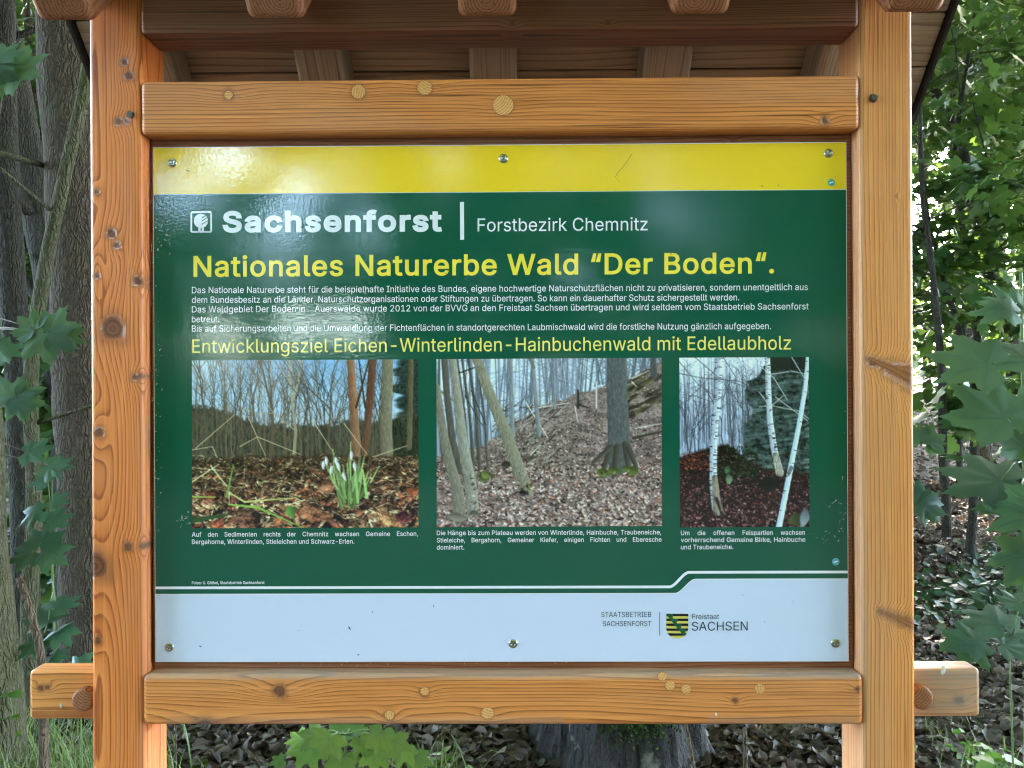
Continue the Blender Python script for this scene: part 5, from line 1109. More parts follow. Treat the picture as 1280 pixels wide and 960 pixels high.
def vein_mesh():
    V, F = [], []
    for a, L in ((0, .93), (44, .86), (-44, .86), (92, .55), (-92, .55)):
        c, s = math.sin(math.radians(a)), math.cos(math.radians(a))
        def pt(r, w): 
            x, y = c * r + s * w, s * r - c * w
            return (x, y, 0.022 * r * math.cos(math.radians(a) * 8) - 0.10 * r * r + 0.005)
        b = len(V)
        for k in range(5):
            r = L * k / 4; w = lerp(0.011, 0.003, k / 4); V += [pt(r, -w), pt(r, w)]
        F += [(b + 2 * k, b + 2 * k + 1, b + 2 * k + 3, b + 2 * k + 2) for k in range(4)]
        for r0, sd_, L2 in ((.3, 1, .25), (.3, -1, .25), (.52, 1, .2), (.52, -1, .2)):
            if abs(a) > 60: continue
            aa = math.radians(a + 38 * sd_); b = len(V); p = pt(r0 * L, 0)
            q = (p[0] + math.sin(aa) * L2, p[1] + math.cos(aa) * L2, p[2] - 0.10 * L2 * (r0 + L2))
            V += [(p[0], p[1] + .004, p[2]), (p[0], p[1] - .004, p[2]), (q[0], q[1], q[2] + .012)]; F.append((b, b + 1, b + 2, b + 2))
    V = np.array(V); F = np.array(F)
    return V, F
OVAL_V = np.array([(0, 0, 0), (.26, .33, .06), (.22, .68, .05), (0, 1, -.06), (-.22, .68, .05), (-.26, .33, .06)], float)
OVAL_F = [np.array([(0, 1, 2, 3), (0, 3, 4, 5)])]
MLO = maple_mesh(False)

def basis(tip, nrm):
    tip = tip / np.maximum(np.linalg.norm(tip, axis=-1, keepdims=True), 1e-9)
    nrm = nrm - tip * np.sum(tip * nrm, -1, keepdims=True); nrm = nrm / np.maximum(np.linalg.norm(nrm, axis=-1, keepdims=True), 1e-9)
    x = np.cross(tip, nrm)
    return np.stack([x, tip, nrm], 1)          # rows: images of x, y, z

def scatter(name, pos, B, size, tv, tf, tint, mats, parent=None, mi=None):
    pos = np.asarray(pos); n = len(pos); k = len(tv)
    V = np.einsum('vi,nij->nvj', tv, B) * np.asarray(size)[:, None, None] + pos[:, None, :]
    F, ti, mm = [], [], []
    for f in tf:
        F.append((f[None] + (np.arange(n) * k)[:, None, None]).reshape(-1, f.shape[1])); ti.append(np.repeat(tint, len(f)))
    me = fast_mesh(name, V.reshape(-1, 3), F)
    attr(me, 'tint', 'FLOAT', 'FACE', np.concatenate(ti))
    return link(name, me, mats, parent)

def tube_arrays(pts, rad, seg=10, rough=0.0, seed=0, flare=0.0):
    pts = np.array(pts, float); n = len(pts)
    t = np.gradient(pts, axis=0); t /= np.linalg.norm(t, axis=1, keepdims=True)
    up = np.array([0.31, 0.95, 0.05]) if abs(t[0][2]) > .7 else np.array([0, 0, 1.0])
    u = np.cross(t, up); u /= np.linalg.norm(u, axis=1, keepdims=True); v = np.cross(t, u)
    a = np.linspace(0, 2 * math.pi, seg, endpoint=False)
    R_ = np.array(rad)[:, None] * np.ones(seg)[None]
    if rough:
        z = np.arange(n)[:, None] * 0.35
        R_ = R_ * (1 + rough * fbm(np.cos(a)[None] * 1.6 + seed, np.sin(a)[None] * 1.6, z * 0.5, seed, 3))
    V = pts[:, None] + R_[..., None] * (np.cos(a)[None, :, None] * u[:, None] + np.sin(a)[None, :, None] * v[:, None])
    i = np.arange(n * seg).reshape(n, seg)
    F = np.stack([i[:-1], np.roll(i, -1, 1)[:-1], np.roll(i, -1, 1)[1:], i[1:]], -1).reshape(-1, 4)
    V = V.reshape(-1, 3); c0, c1 = len(V), len(V) + 1
    V = np.concatenate([V, pts[:1], pts[-1:]])
    T = np.concatenate([np.stack([np.full(seg, c0), np.roll(i[0], -1), i[0]], -1), np.stack([np.full(seg, c1), i[-1], np.roll(i[-1], -1)], -1)])
    return V, F, T
def tubes(name, lst, mat, parent=None, seg=8, rough=0.0):
    VV, FF, TT, b = [], [], [], 0
    for q, (pts, rad) in enumerate(lst):
        V, F, T = tube_arrays(pts, rad, seg, rough, q + 1); VV.append(V); FF.append(F + b); TT.append(T + b); b += len(V)
    me = fast_mesh(name, np.concatenate(VV), [np.concatenate(FF), np.concatenate(TT)])
    fix_normals(me)
    return link(name, me, mat, parent, smooth=True)

def resample(pts, step):
    pts = np.array(pts, float); d = np.concatenate([[0], np.cumsum(np.linalg.norm(np.diff(pts, axis=0), axis=1))])
    n = max(3, int(d[-1] / step)); s = np.linspace(0, d[-1], n)
    P_ = np.stack([np.interp(s, d, pts[:, k]) for k in range(3)], -1)
    for _ in range(max(1, int(0.25 / step))):     # round the corners
        P_[1:-1] = (P_[:-2] + 2 * P_[1:-1] + P_[2:]) / 4
    return P_

SUN_GAPS = [(-.70, 2.85, .28, .17), (-.55, 2.92, .26, .10), (-4.9, 8.4, 3.2, .9), (-3.2, 6.4, 2.4, .5), (5.2, 9.5, 2.2, .45), (6.5, 12.0, 3.5, .7), (4.0, 7.0, 3.4, .5)]
def in_sun_gap(P_):
    m = np.zeros(len(P_), bool); d = np.array(sdir)
    for x, y, z, r in SUN_GAPS:
        q = P_ - np.array([x, y, z]); t = q @ d
        m |= (np.linalg.norm(q - t[:, None] * d, axis=1) < r) & (t > r * 1.3)
    return m

def crown(name, parent, rng, boxes, n_clump, per, size, kind='oval', mat='leaf', flat=0.35, crad=0.45, tint=(0.2, 0.8)):
    """boxes: list of (cx, cy, cz, rx, ry, rz, weight): ellipsoids the clumps fill, relative to the tree's base"""
    w = np.array([b[6] for b in boxes], float); w /= w.sum(); P_, N_, T_, Z_, Ti = [], [], [], [], []
    for k in range(n_clump):
        b = boxes[rng.choice(len(boxes), p=w)]
        d = rng.normal(size=3); d /= np.linalg.norm(d); r = rng.random() ** 0.4
        c = np.array(b[:3]) + d * r * np.array(b[3:6])
        m = int(per * rng.uniform(.5, 1.5)); cr = crad * rng.uniform(.6, 1.4)
        tiltv = rng.normal(size=2) * 0.25
        o = rng.normal(size=(m, 3)) * np.array([1, 1, flat]) * cr * .6
        o[:, 2] += o[:, 0] * tiltv[0] + o[:, 1] * tiltv[1]
        P_.append(c + o)
        nr = np.array([0, 0, 1.0]) + rng.normal(size=(m, 3)) * 0.45; N_.append(nr)
        tp = np.stack([o[:, 0], o[:, 1], -0.25 * cr + 0 * o[:, 0]], -1) + rng.normal(size=(m, 3)) * 0.25 * cr; T_.append(tp)
        Z_.append(size * rng.uniform(.6, 1.35, m)); Ti.append(np.clip(rng.uniform(*tint) + rng.normal(size=m) * .16, 0, 1))
    pos = np.concatenate(P_); B = basis(np.concatenate(T_), np.concatenate(N_)); Z_, Ti = np.concatenate(Z_), np.concatenate(Ti)
    ok = ~in_sun_gap(pos + np.array(parent.location)); pos, B, Z_, Ti = pos[ok], B[ok], Z_[ok], Ti[ok]
    tv, tf = (OVAL_V, OVAL_F) if kind == 'oval' else MLO
    return scatter(name, pos, B, Z_, tv, tf, Ti, M[mat], parent)

def limbs_for(rng, top_pts, top_rad, n, L, up=0.5):
    out = []
    for k in range(n):
        i = rng.integers(len(top_pts) // 4, len(top_pts) - 1); a = rng.uniform(0, 2 * math.pi); l = L * rng.uniform(.5, 1.1)
        d = np.array([math.cos(a), math.sin(a), up * rng.uniform(.2, 1.6)]); p = np.array(top_pts[i]); pts = [p]
        for q in range(5):
            p = p + d * l / 5; d = d + rng.normal(size=3) * .18; pts.append(p)
        r = top_rad[i] * rng.uniform(.25, .5); out.append((pts, np.linspace(r, r * .2, 6)))
    return out

def tree(name, label, cat, base, path, rad, boxes, n_clump, per, size, kind='oval', mat='leaf', bark='bark_dark', nlimb=7, limb=1.6, seed=1, group=None, seg=14, crad=.5, tint=(.2, .8), step=0.12, flat=.35):
    """path: trunk points relative to the base; rad: radii along it"""
    rng = np.random.default_rng(seed)
    z = H(*base); o = empty(name, (base[0], base[1], z)); tag(o, label, cat, group)
    p = resample(path, step); s = np.linspace(0, 1, len(p)); r = np.interp(s, np.linspace(0, 1, len(rad)), rad)
    p[:, :2] += 0.012 * np.stack([vnoise(s * 9, seed, 0, 3), vnoise(s * 9, seed, 0, 4)], -1)
    p[0, 2] -= 0.15
    lst = [(p, r)]
    tubes('trunk', lst, M[bark], o, seg, 0.10)
    lb = limbs_for(rng, p, r, nlimb, limb) if nlimb else []
    for one in lb: tubes('limb', [one], M[bark], o, 6)
    if n_clump: crown('crown', o, rng, boxes, n_clump, per, size, kind, mat, crad=crad, tint=tint, flat=flat)
    return o

def px_path(pts, depth, base=None):
    """trunk path through photograph pixels at a distance, relative to the first (lowest) point's ground"""
    P_ = [np.array(at(a, b, depth if not isinstance(depth, (list, tuple)) else depth[i])) for i, (a, b) in enumerate(pts)]
    g = np.array([P_[0][0], P_[0][1], H(P_[0][0], P_[0][1])])
    return (g[0], g[1]), [p - g for p in P_]

def clear_view(loc):   # nothing may grow into the board or the camera
    return True

# ------------------------------------------------------------------ trees left of the board
def wpx(w, d): return w * d / FPX / 2
b, p = px_path([(112, 925), (112, 760), (108, 600), (104, 480), (95, 240), (88, 40), (80, -400), (70, -1800)], 3.55)
tree('tree', 'thick grey barked tree trunk right beside the left post of the board', 'tree', b, p, [wpx(78, 3.55), wpx(72, 3.55), wpx(74, 3.55), wpx(75, 3.55), wpx(66, 3.55), wpx(40, 3.55)],
     [(1.2, -1.6, 7.6, 3.6, 3.6, 1.3, 1), (-.3, .3, 6.5, 2.0, 2.0, 2.2, .4)], 330, 40, .14, bark='bark', nlimb=5, seed=2, crad=.6, seg=40, step=.05)
b, p = px_path([(40, 905), (40, 640), (42, 420), (62, 300), (82, 215), (100, 120), (118, 0), (140, -300)], [3.3, 3.3, 3.3, 3.28, 3.26, 3.25, 3.25, 3.3])
tree('slender_tree', 'slender mossy stem leaning across the thick grey trunk on the left', 'tree', b, p, [wpx(21, 3.3), wpx(18, 3.3), wpx(16, 3.3), wpx(14, 3.3), wpx(10, 3.3)],
     [(.2, .3, 4.2, .9, .9, .9, 1)], 16, 30, .11, bark='bark_mossy', nlimb=3, seed=3, seg=16, step=.05)
b, p = px_path([(100, 880), (92, 560), (68, 330), (36, 200), (18, 105), (0, 20), (-60, -300)], 4.6)
tree('leaning_tree', 'dark tree trunk leaning left behind the large maple leaf', 'tree', b, p, [wpx(52, 4.6), wpx(48, 4.6), wpx(44, 4.6), wpx(36, 4.6), wpx(26, 4.6)],
     [(-2.2, .5, 5.5, 1.8, 1.6, 1.4, 1)], 60, 40, .12, bark='bark_dark', nlimb=5, seed=4, seg=22, step=.07)
b, p = px_path([(32, 890), (30, 620), (22, 440), (10, 250), (4, 60), (-2, -60), (-20, -700)], 3.9)
tree('dark_tree', 'very dark trunk at the left edge behind the maple leaves', 'tree', b, p, [wpx(34, 3.9), wpx(30, 3.9), wpx(30, 3.9), wpx(40, 3.9), wpx(34, 3.9)],
     [(-.5, .3, 5.4, 1.6, 1.6, 1.6, 1)], 60, 40, .12, bark='bark_dark', nlimb=5, seed=5, seg=20, step=.07)
b, p = px_path([(-2, 985), (-8, 900), (-16, 760), (-20, 560), (-30, 420), (-70, 100), (-110, -500)], 2.75)
tree('mossy_tree', 'pale mossy trunk at the lower left edge rising from the grass', 'tree', b, p, [wpx(66, 2.75), wpx(52, 2.75), wpx(46, 2.75), wpx(42, 2.75), wpx(30, 2.75)],
     [(-.9, .2, 5.0, 1.2, 1.2, 1.2, 1)], 30, 40, .12, bark='bark_mossy', nlimb=3, seed=6, seg=30, step=.05)
b, p = px_path([(54, 840), (49, 800), (40, 770), (31, 742), (24, 722)], 2.5)
p = [np.array([p[0][0], p[0][1], 0.0])] + p
o = empty('broken_stick', (b[0], b[1], H(*b))); tag(o, 'broken dead stick standing upright behind the left rail end', 'stick')
pp = resample(p, .03); tubes('stem', [(pp, np.linspace(wpx(15, 2.5), wpx(9, 2.5), len(pp)))], M['stick'], o, 10, .15)
tubes('splinter', [([pp[-1] - np.array([0, 0, .03]), pp[-1] + np.array([.012, -.01, .02])], [.006, .001]), ([pp[-1] - np.array([0, 0, .03]), pp[-1] + np.array([.035, -.01, .005])], [.005, .001])], M['plug_pale'] if 'plug_pale' in M else M['stick'], o, 5)
# small upright twig tree far left, lit crown behind
b, p = px_path([(58, 860), (56, 500), (50, 200), (44, 120), (36, 40), (28, -60), (20, -300)], 6.2)
tree('young_tree', 'thin grey young tree between the two dark left trunks', 'tree', b, p, [wpx(14, 6.2), wpx(12, 6.2), wpx(9, 6.2), wpx(6, 6.2)],
     [(-.3, 0, 4.2, 1.3, 1.0, 1.0, 1), (-.2, 0, 2.6, .8, .8, .7, .6)], 60, 34, .11, kind='maple', bark='stick', nlimb=8, limb=1.0, seed=7, seg=10)

# ------------------------------------------------------------------ trees right of the board
b, p = px_path([(1282, 640), (1272, 520), (1262, 420), (1240, 350), (1222, 275), (1212, 215), (1190, 150), (1160, 100), (1120, 20), (1060, -150)], 6.3)
tree('bent_tree', 'dark bent tree trunk rising behind the leaves right of the board', 'tree', b, p, [wpx(24, 6.3), wpx(21, 6.3), wpx(17, 6.3), wpx(13, 6.3), wpx(11, 6.3), wpx(8, 6.3)],
     [(-.5, .3, 4.2, 1.4, 1.2, 1.2, .25), (-2.2, -.5, 7.0, 2.8, 3.2, 1.1, 1)], 230, 40, .13, bark='bark_dark', nlimb=4, limb=.9, seed=12, crad=.55, seg=16)
b, p = px_path([(1184, 640), (1181, 560), (1180, 470), (1172, 400), (1161, 320), (1153, 250), (1150, 170), (1148, 60)], 5.0)
tree('sapling', 'thin dark curved sapling next to the right post', 'sapling', b, p, [wpx(11, 5), wpx(10, 5), wpx(8, 5), wpx(6, 5), wpx(4, 5)],
     [(.2, .2, 2.6, .6, .5, .6, 1), (.25, .1, 1.2, .5, .4, .3, .5)], 22, 24, .085, kind='maple', nlimb=7, limb=.6, seed=13, seg=10, step=.05, crad=.3)
b, p = px_path([(1236, 590), (1222, 500), (1206, 430), (1190, 375), (1172, 325), (1160, 270), (1152, 190)], 5.6)
tree('sapling', 'thin sapling leaning left with its stem crossing behind the curved one', 'sapling', b, p, [wpx(12, 5.6), wpx(9, 5.6), wpx(7, 5.6), wpx(5, 5.6), wpx(4, 5.6)],
     [(-.2, .1, 2.1, .7, .6, .5, 1)], 22, 24, .085, kind='maple', nlimb=5, limb=.6, seed=14, seg=10, step=.05, crad=.3)
b, p = px_path([(1234, 596), (1230, 560), (1226, 535)], 5.0)
o = empty('stump_shoot', (b[0], b[1], H(*b))); tag(o, 'small dead stub of a stem standing in the leaf litter under maple leaves', 'stub')
pp = resample(p, .03); tubes('stem', [(pp, np.linspace(.045, .022, len(pp)))], M['stick'], o, 10, .25)

TR = [  # x, y, radius, height, label, name, crown low..high, seed
    (7.3, 13.0, .17, 13, 'grey forest tree with straight trunk in the bright gap right of the post', 'forest_tree', 22),
    (9.3, 16.5, .15, 14, 'thin straight forest tree behind the grey one in the bright gap', 'forest_tree', 23),
    (9.9, 15.6, .14, 12, 'forest tree whose short dark trunk shows just above the large maple leaf', 'forest_tree', 24),
    (12.4, 20.5, .18, 15, 'tall forest tree at the far right edge behind the bent trunk', 'forest_tree', 25)]
for x, y, r, h, lab, nm, sd_ in TR:
    tree(nm, lab, 'tree', (x, y), [(0, 0, 0), (.05, 0, h * .3), (-.1, .1, h * .6), (.1, 0, h)], [r, r * .85, r * .6, r * .25],
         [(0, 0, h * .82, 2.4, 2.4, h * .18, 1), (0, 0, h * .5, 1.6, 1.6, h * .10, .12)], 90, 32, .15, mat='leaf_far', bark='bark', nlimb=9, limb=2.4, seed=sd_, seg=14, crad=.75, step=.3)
US = [  # leafy understorey on the right: x, y, height, label
    (3.35, 5.9, 4.4, 'broad leaved young maple filling the view just right of the post', 31, .9, .8),
    (4.9, 8.8, 5.8, 'tall leafy young maple behind the curved sapling', 32, 1.2, 1.2),
    (5.75, 9.0, 4.6, 'bushy young maple hanging over the bent trunk', 33, 1.1, 1.0),
    (6.0, 10.8, 6.0, 'young tree with sunlit leaves behind the bent trunk', 34, 1.5, 1.6),
    (8.2, 12.6, 6.5, 'young tree at the right edge with light showing through its crown', 35, 1.6, 1.7)]
for x, y, h, lab, sd_, rx, rz in US:
    tree('young_maple', lab, 'young tree', (x, y), [(0, 0, 0), (.1, .05, h * .4), (-.05, .1, h * .7), (.1, 0, h)], [.035, .028, .02, .008],
         [(0, 0, h * .80, rx, rx, h * .20, 1), (0, 0, h * .42, rx * .8, rx * .8, h * .14, .18)], int(34 * rz), 40, .088, kind='maple', bark='bark_dark', nlimb=12, limb=1.1, seed=sd_, seg=8, crad=.42)
UL = [
    (-2.75, 5.0, 2.2, 'low leafy maple bush in the gap between the lower left trunks', 44, .6, .6),
    (-3.9, 6.9, 4.4, 'leafy young maple with fresh green leaves filling the gap left of the thick trunk', 45, 1.0, 1.1),
    (-3.4, 6.2, 3.2, 'leafy young maple low behind the thick left trunk', 41, .9, .8),
    (-4.9, 8.4, 5.0, 'sunlit young maple showing bright green between the left trunks', 42, 1.2, 1.2),
    (-6.3, 10.6, 6.0, 'young tree with bright crown behind the dark left trunks', 43, 1.5, 1.5)]
for x, y, h, lab, sd_, rx, rz in UL:
    tree('young_maple', lab, 'young tree', (x, y), [(0, 0, 0), (.1, .05, h * .4), (-.05, .1, h * .7), (.1, 0, h)], [.035, .028, .02, .008],
         [(0, 0, h * .70, rx, rx, h * .28, 1), (0, 0, h * .35, rx * .9, rx * .9, h * .2, .6)], int(56 * rz), 44, .095, kind='maple', bark='bark_dark', nlimb=12, limb=1.1, seed=sd_, seg=8, crad=.42)
for x, y, r, h, lab, sd_ in ((-8.2, 14, .17, 13, 'grey forest tree far behind the left trunks', 51), (-10.6, 18, .18, 14, 'second forest tree far behind the left trunks, further off', 52)):
    tree('forest_tree', lab, 'tree', (x, y), [(0, 0, 0), (.05, 0, h * .3), (-.1, .1, h * .6), (.1, 0, h)], [r, r * .85, r * .6, r * .25],
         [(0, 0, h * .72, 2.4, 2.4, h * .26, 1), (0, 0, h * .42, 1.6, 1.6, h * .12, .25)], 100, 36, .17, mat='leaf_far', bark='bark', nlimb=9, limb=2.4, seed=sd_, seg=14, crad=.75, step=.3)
# trees straight behind the board
for i, (x, y, r, h) in enumerate(((-2.6, 9.5, .14, 12), (-.6, 12.5, .17, 13), (2.0, 10.5, .13, 11), (3.6, 14.5, .18, 14), (-4.5, 16, .17, 14), (.8, 18, .2, 15))):
    tree('forest_tree', 'forest tree standing straight behind the board and hidden by its panel', 'tree', (x, y), [(0, 0, 0), (.05, 0, h * .3), (-.1, .1, h * .6), (.1, 0, h)], [r, r * .85, r * .6, r * .25],
         [(0, 0, h * .70, 2.2, 2.2, h * .28, 1)], 90, 36, .17, mat='leaf_far', bark='bark', nlimb=9, limb=2.2, seed=61 + i, seg=12, crad=.75, step=.3, group='trees hidden behind the board')

for i, (x, y, h) in enumerate(((-1.6, 7.2, 3.8), (.4, 8.6, 4.6), (1.9, 7.4, 3.6), (-3.0, 11.5, 5.5), (2.6, 12.0, 5.5), (-.4, 15.0, 6.5), (4.4, 17.0, 6.5), (-5.6, 13.8, 6.0))):
    tree('young_maple', 'young maple growing straight behind the board and hidden by its panel', 'young tree', (x, y), [(0, 0, 0), (.1, .05, h * .4), (-.05, .1, h * .7), (.1, 0, h)], [.035, .028, .02, .008],
         [(0, 0, h * .70, h * .26, h * .26, h * .28, 1), (0, 0, h * .35, h * .2, h * .2, h * .2, .5)], 46, 40, .10, kind='maple', bark='bark_dark', nlimb=8, limb=1.1, seed=81 + i, seg=8, crad=.45, group='young maples hidden behind the board')

# ------------------------------------------------------------------ the wood further off, one mass
def distant_wood():
    rng = np.random.default_rng(5)
    n = 1250; a = np.radians(rng.uniform(-62, 62, n)); d = rng.uniform(23, 46, n)
    c = np.stack([np.sin(a) * d, np.cos(a) * d, np.zeros(n)], -1); g = hgt(c[:, 0], c[:, 1])
    c[:, 2] = g + rng.random(n) ** .8 * 15 + .6
    keep = rng.random(n) < np.clip(1.05 - (c[:, 2] - g) / 22, .35, 1); c = c[keep]; n = len(c)
    nb = 700; a = np.radians(rng.uniform(-60, 60, nb)); d = rng.uniform(15, 30, nb); cb = np.stack([np.sin(a) * d, np.cos(a) * d, np.zeros(nb)], -1); cb[:, 2] = hgt(cb[:, 0], cb[:, 1]) + rng.uniform(.2, 2.6, nb)
    c = np.concatenate([c, cb]); n = len(c); per = 26
    o = rng.normal(size=(n, per, 3)) * np.array([1.0, 1.0, .55]) * .95
    pos = (c[:, None] + o).reshape(-1, 3); m = len(pos)
    B = basis(rng.normal(size=(m, 3)) * [1, 1, .5], np.array([0, -.3, 1.0]) + rng.normal(size=(m, 3)) * .6)
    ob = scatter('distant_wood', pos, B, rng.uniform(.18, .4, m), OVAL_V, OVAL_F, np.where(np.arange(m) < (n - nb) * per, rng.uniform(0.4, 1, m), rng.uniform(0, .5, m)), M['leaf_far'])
    tag(ob, 'leafy wood far behind the board with sky showing through', 'wood', kind='stuff')
    lst = []
    for k in range(80):
        a = math.radians(rng.uniform(-60, 60)); d = rng.uniform(20, 44); x, y = math.sin(a) * d, math.cos(a) * d; z = H(x, y); h = rng.uniform(10, 16); r = rng.uniform(.08, .2)
        lst.append(([(x, y, z - .1), (x + rng.normal() * .15, y, z + h * .5), (x + rng.normal() * .4, y, z + h)], [r, r * .7, r * .3]))
    tubes('trunks', lst, M['bark'], ob, 7)
    ob.children[0]['kind'] = 'stuff'
distant_wood()

def wood_across():
    """the wood behind the photographer, seen only as reflections in the glossy print"""
    rng = np.random.default_rng(8)
    n = 6500; x = rng.uniform(-22, 20, n); z = rng.uniform(0, 15, n); y = -rng.uniform(9, 16, n)
    den = fbm(x * .75, z * .8, 0, 19, 3) + .16 * sstep(-5, 1, x) - .25 * sstep(11, 17, z)
    k = den > -.40; c = np.stack([x, y, z], -1)[k]; n = len(c); per = 24
    pos = (c[:, None] + rng.normal(size=(n, per, 3)) * [.5, .5, .35]).reshape(-1, 3); pos[:, 2] = np.maximum(pos[:, 2], .05)
    # openings cut in the leaf wall to place sky glints in the print: x, height, radius 12.5 m away
    hol = ((-5.5, 5.8, .30), (-5.1, 5.9, .22), (-4.2, 5.5, .16), (-3.7, 5.3, .22), (-3.3, 5.7, .18), (-1.4, 5.8, .14), (-6.4, 5.4, .22), (-5.8, 5.2, .18), (-6.6, 4.9, .2), (-5.8, 4.95, .15), (-4.2, 4.95, .18), (-2.8, 4.8, .16),
           (-4.4, 4.3, .22), (-5.2, 4.35, .15), (-2.1, 5.2, .14), (-2.7, 4.35, .13), (-4.4, 2.8, .14), (-4.0, 2.55, .24), (-3.3, 2.65, .22), (-2.9, 2.6, .2), (-5.4, 2.35, .13), (-4.6, 2.05, .13), (-5.7, 2.4, .12), (2.9, 5.6, .15), (1.0, 5.5, .12))
    s_ = (2.77 - pos[:, 1]) / 15.27; qx, qz = pos[:, 0] / s_ + .3, (pos[:, 2] - 1.5) / s_ + 1.5; ok = np.ones(len(pos), bool)
    for hx, hz_, hr in hol: ok &= np.hypot((qx - hx) / 1.0, (qz - hz_) / 1.25) > hr * .85 + .085
    pos = pos[ok]; m = len(pos)
    B = basis(rng.normal(size=(m, 3)) * [1, 1, .5], np.array([0, .3, 1.0]) + rng.normal(size=(m, 3)) * .6)
    ob = scatter('wood_across_the_path', pos, B, rng.uniform(.3, .52, m), OVAL_V, OVAL_F, rng.uniform(0, .8, m), M['leaf_far'])
    tag(ob, 'leafy wood on the other side, mirrored in the glossy panel', 'wood', kind='stuff')
wood_across()

def canopy():
    """closed leaf roof high above the path, unseen, added to shade what lies below"""
    rng = np.random.default_rng(18)
    n = 7800; x = rng.uniform(-19, 21, n); y = rng.uniform(-11, 31, n); z = rng.uniform(8.0, 11.0, n) + .12 * np.maximum(y, 0)
    k = fbm(x * .35, y * .35, 0, 29, 3) > -.26 - .2 * sstep(0, 4, y); c = np.stack([x, y, z], -1)[k]; n = len(c); per = 20
    pos = (c[:, None] + rng.normal(size=(n, per, 3)) * [.55, .55, .2]).reshape(-1, 3); pos = pos[~in_sun_gap(pos)]; m = len(pos)
    B = basis(rng.normal(size=(m, 3)) * [1, 1, .4], np.array([0, 0, 1.0]) + rng.normal(size=(m, 3)) * .35)
    tag(scatter('added_shade_canopy', pos, B, rng.uniform(.25, .45, m), OVAL_V, OVAL_F, rng.uniform(0, .8, m), M['leaf_far']), 'unseen closed leaf canopy high above the path, added for shade', 'canopy', kind='stuff')
canopy()

# ------------------------------------------------------------------ low plants with large maple leaves
MV, MF = maple_mesh(True); VV_, VF_ = vein_mesh()
TV = np.concatenate([MV, VV_]); NM = len(MV)
TF = MF + [VF_ + NM]

def maple_plant(name, label, base, stem_top, leaves, seed=1, stem_r=.006, mat_stem='stem', cat='seedling', group=None, leafmat='maple', scale=1.0):
    """leaves: (px, py, depth, size in px from stalk to tip, tip direction in degrees (0 right, 90 up), facing (sideways, towards camera, up), tint)"""
    z = H(*base)
    o = empty(name, (base[0], base[1], z)); tag(o, label, cat, group); org = np.array([base[0], base[1], z])
    top = np.array(stem_top) - org
    sp = resample([(0, 0, -.03), tuple(top * .5 + np.array([.01, 0, .02])), tuple(top)], .04)
    lst = [(sp, np.linspace(stem_r, stem_r * .5, len(sp)))]
    pos, tip, nr, sz, ti = [], [], [], [], []
    for (px, py, d, s, an, face, tn) in leaves:
        p = np.array(at(px, py, d)) - org; a = math.radians(an)
        n_ = np.array([face[0], -face[1], face[2]], float)
        t_ = np.array([math.cos(a), 0, math.sin(a)]); n_ /= np.linalg.norm(n_)
        t_[1] = -(t_[0] * n_[0] + t_[2] * n_[2]) / (n_[1] if abs(n_[1]) > .15 else -.15)       # lie in the leaf plane
        vis = math.hypot(t_[0], t_[2]); 
        pos.append(p); tip.append(t_); nr.append(n_); sz.append(.76 * scale * s * d / FPX * min(np.linalg.norm(t_) / vis, 1.6)); ti.append(tn)
        q = sp[np.argmin(np.linalg.norm(sp - p, axis=1) + .6 * np.abs(sp[:, 2] - p[2] - .04))]
        mid = (p + q) / 2 + np.array([0, 0, .015]); lst.append(([q, mid, p], [.0022, .0018, .0015]))
    tubes('stem', lst, M[mat_stem], o, 6)
    pos = np.array(pos); n = len(pos); B = basis(np.array(tip), np.array(nr)); sz = np.array(sz)
    rng = np.random.default_rng(seed)
    k = len(TV); VVV = np.repeat(TV[None], n, 0)
    wv = rng.normal(size=(n, 1)) * .07; VVV = VVV * (1 + .12 * rng.normal(size=(n, 1, 1)) * [1, 0, 0]); VVV[:, :, 0] += .10 * rng.normal(size=(n, 1)) * VVV[:, :, 1] ** 2; VVV[:, :, 2] += wv * np.sin(VVV[:, :, 1] * 4 + 1) + .05 * rng.normal(size=(n, 1)) * VVV[:, :, 0] - .14 * np.abs(rng.normal(size=(n, 1))) * VVV[:, :, 1] ** 2
    VVV = np.einsum('nvi,nij->nvj', VVV, B) * sz[:, None, None] + pos[:, None]
    off = (np.arange(n) * k)[:, None, None]
    f3 = (TF[0][None] + off).reshape(-1, 3); f4 = (TF[1][None] + off).reshape(-1, 4); fv = (TF[2][None] + off)
    fvq = fv[:, [i for i in range(len(VF_)) if VF_[i][2] != VF_[i][3]]].reshape(-1, 4); fvt = fv[:, [i for i in range(len(VF_)) if VF_[i][2] == VF_[i][3]]][:, :, :3].reshape(-1, 3)
    mi = np.concatenate([np.zeros(len(f3)), np.zeros(len(f4)), np.ones(len(fvq)), np.ones(len(fvt))])
    me = fast_mesh('foliage', VVV.reshape(-1, 3), [f3, f4, fvq, fvt], mi)
    tn = np.array(ti); attr(me, 'tint', 'FLOAT', 'FACE', np.concatenate([np.repeat(tn, len(TF[0])), np.repeat(tn, len(TF[1])), np.repeat(tn, len(fvq) // n), np.repeat(tn, len(fvt) // n)]))
    link('foliage', me, [M[leafmat], M['vein']], o, smooth=True)
    return o

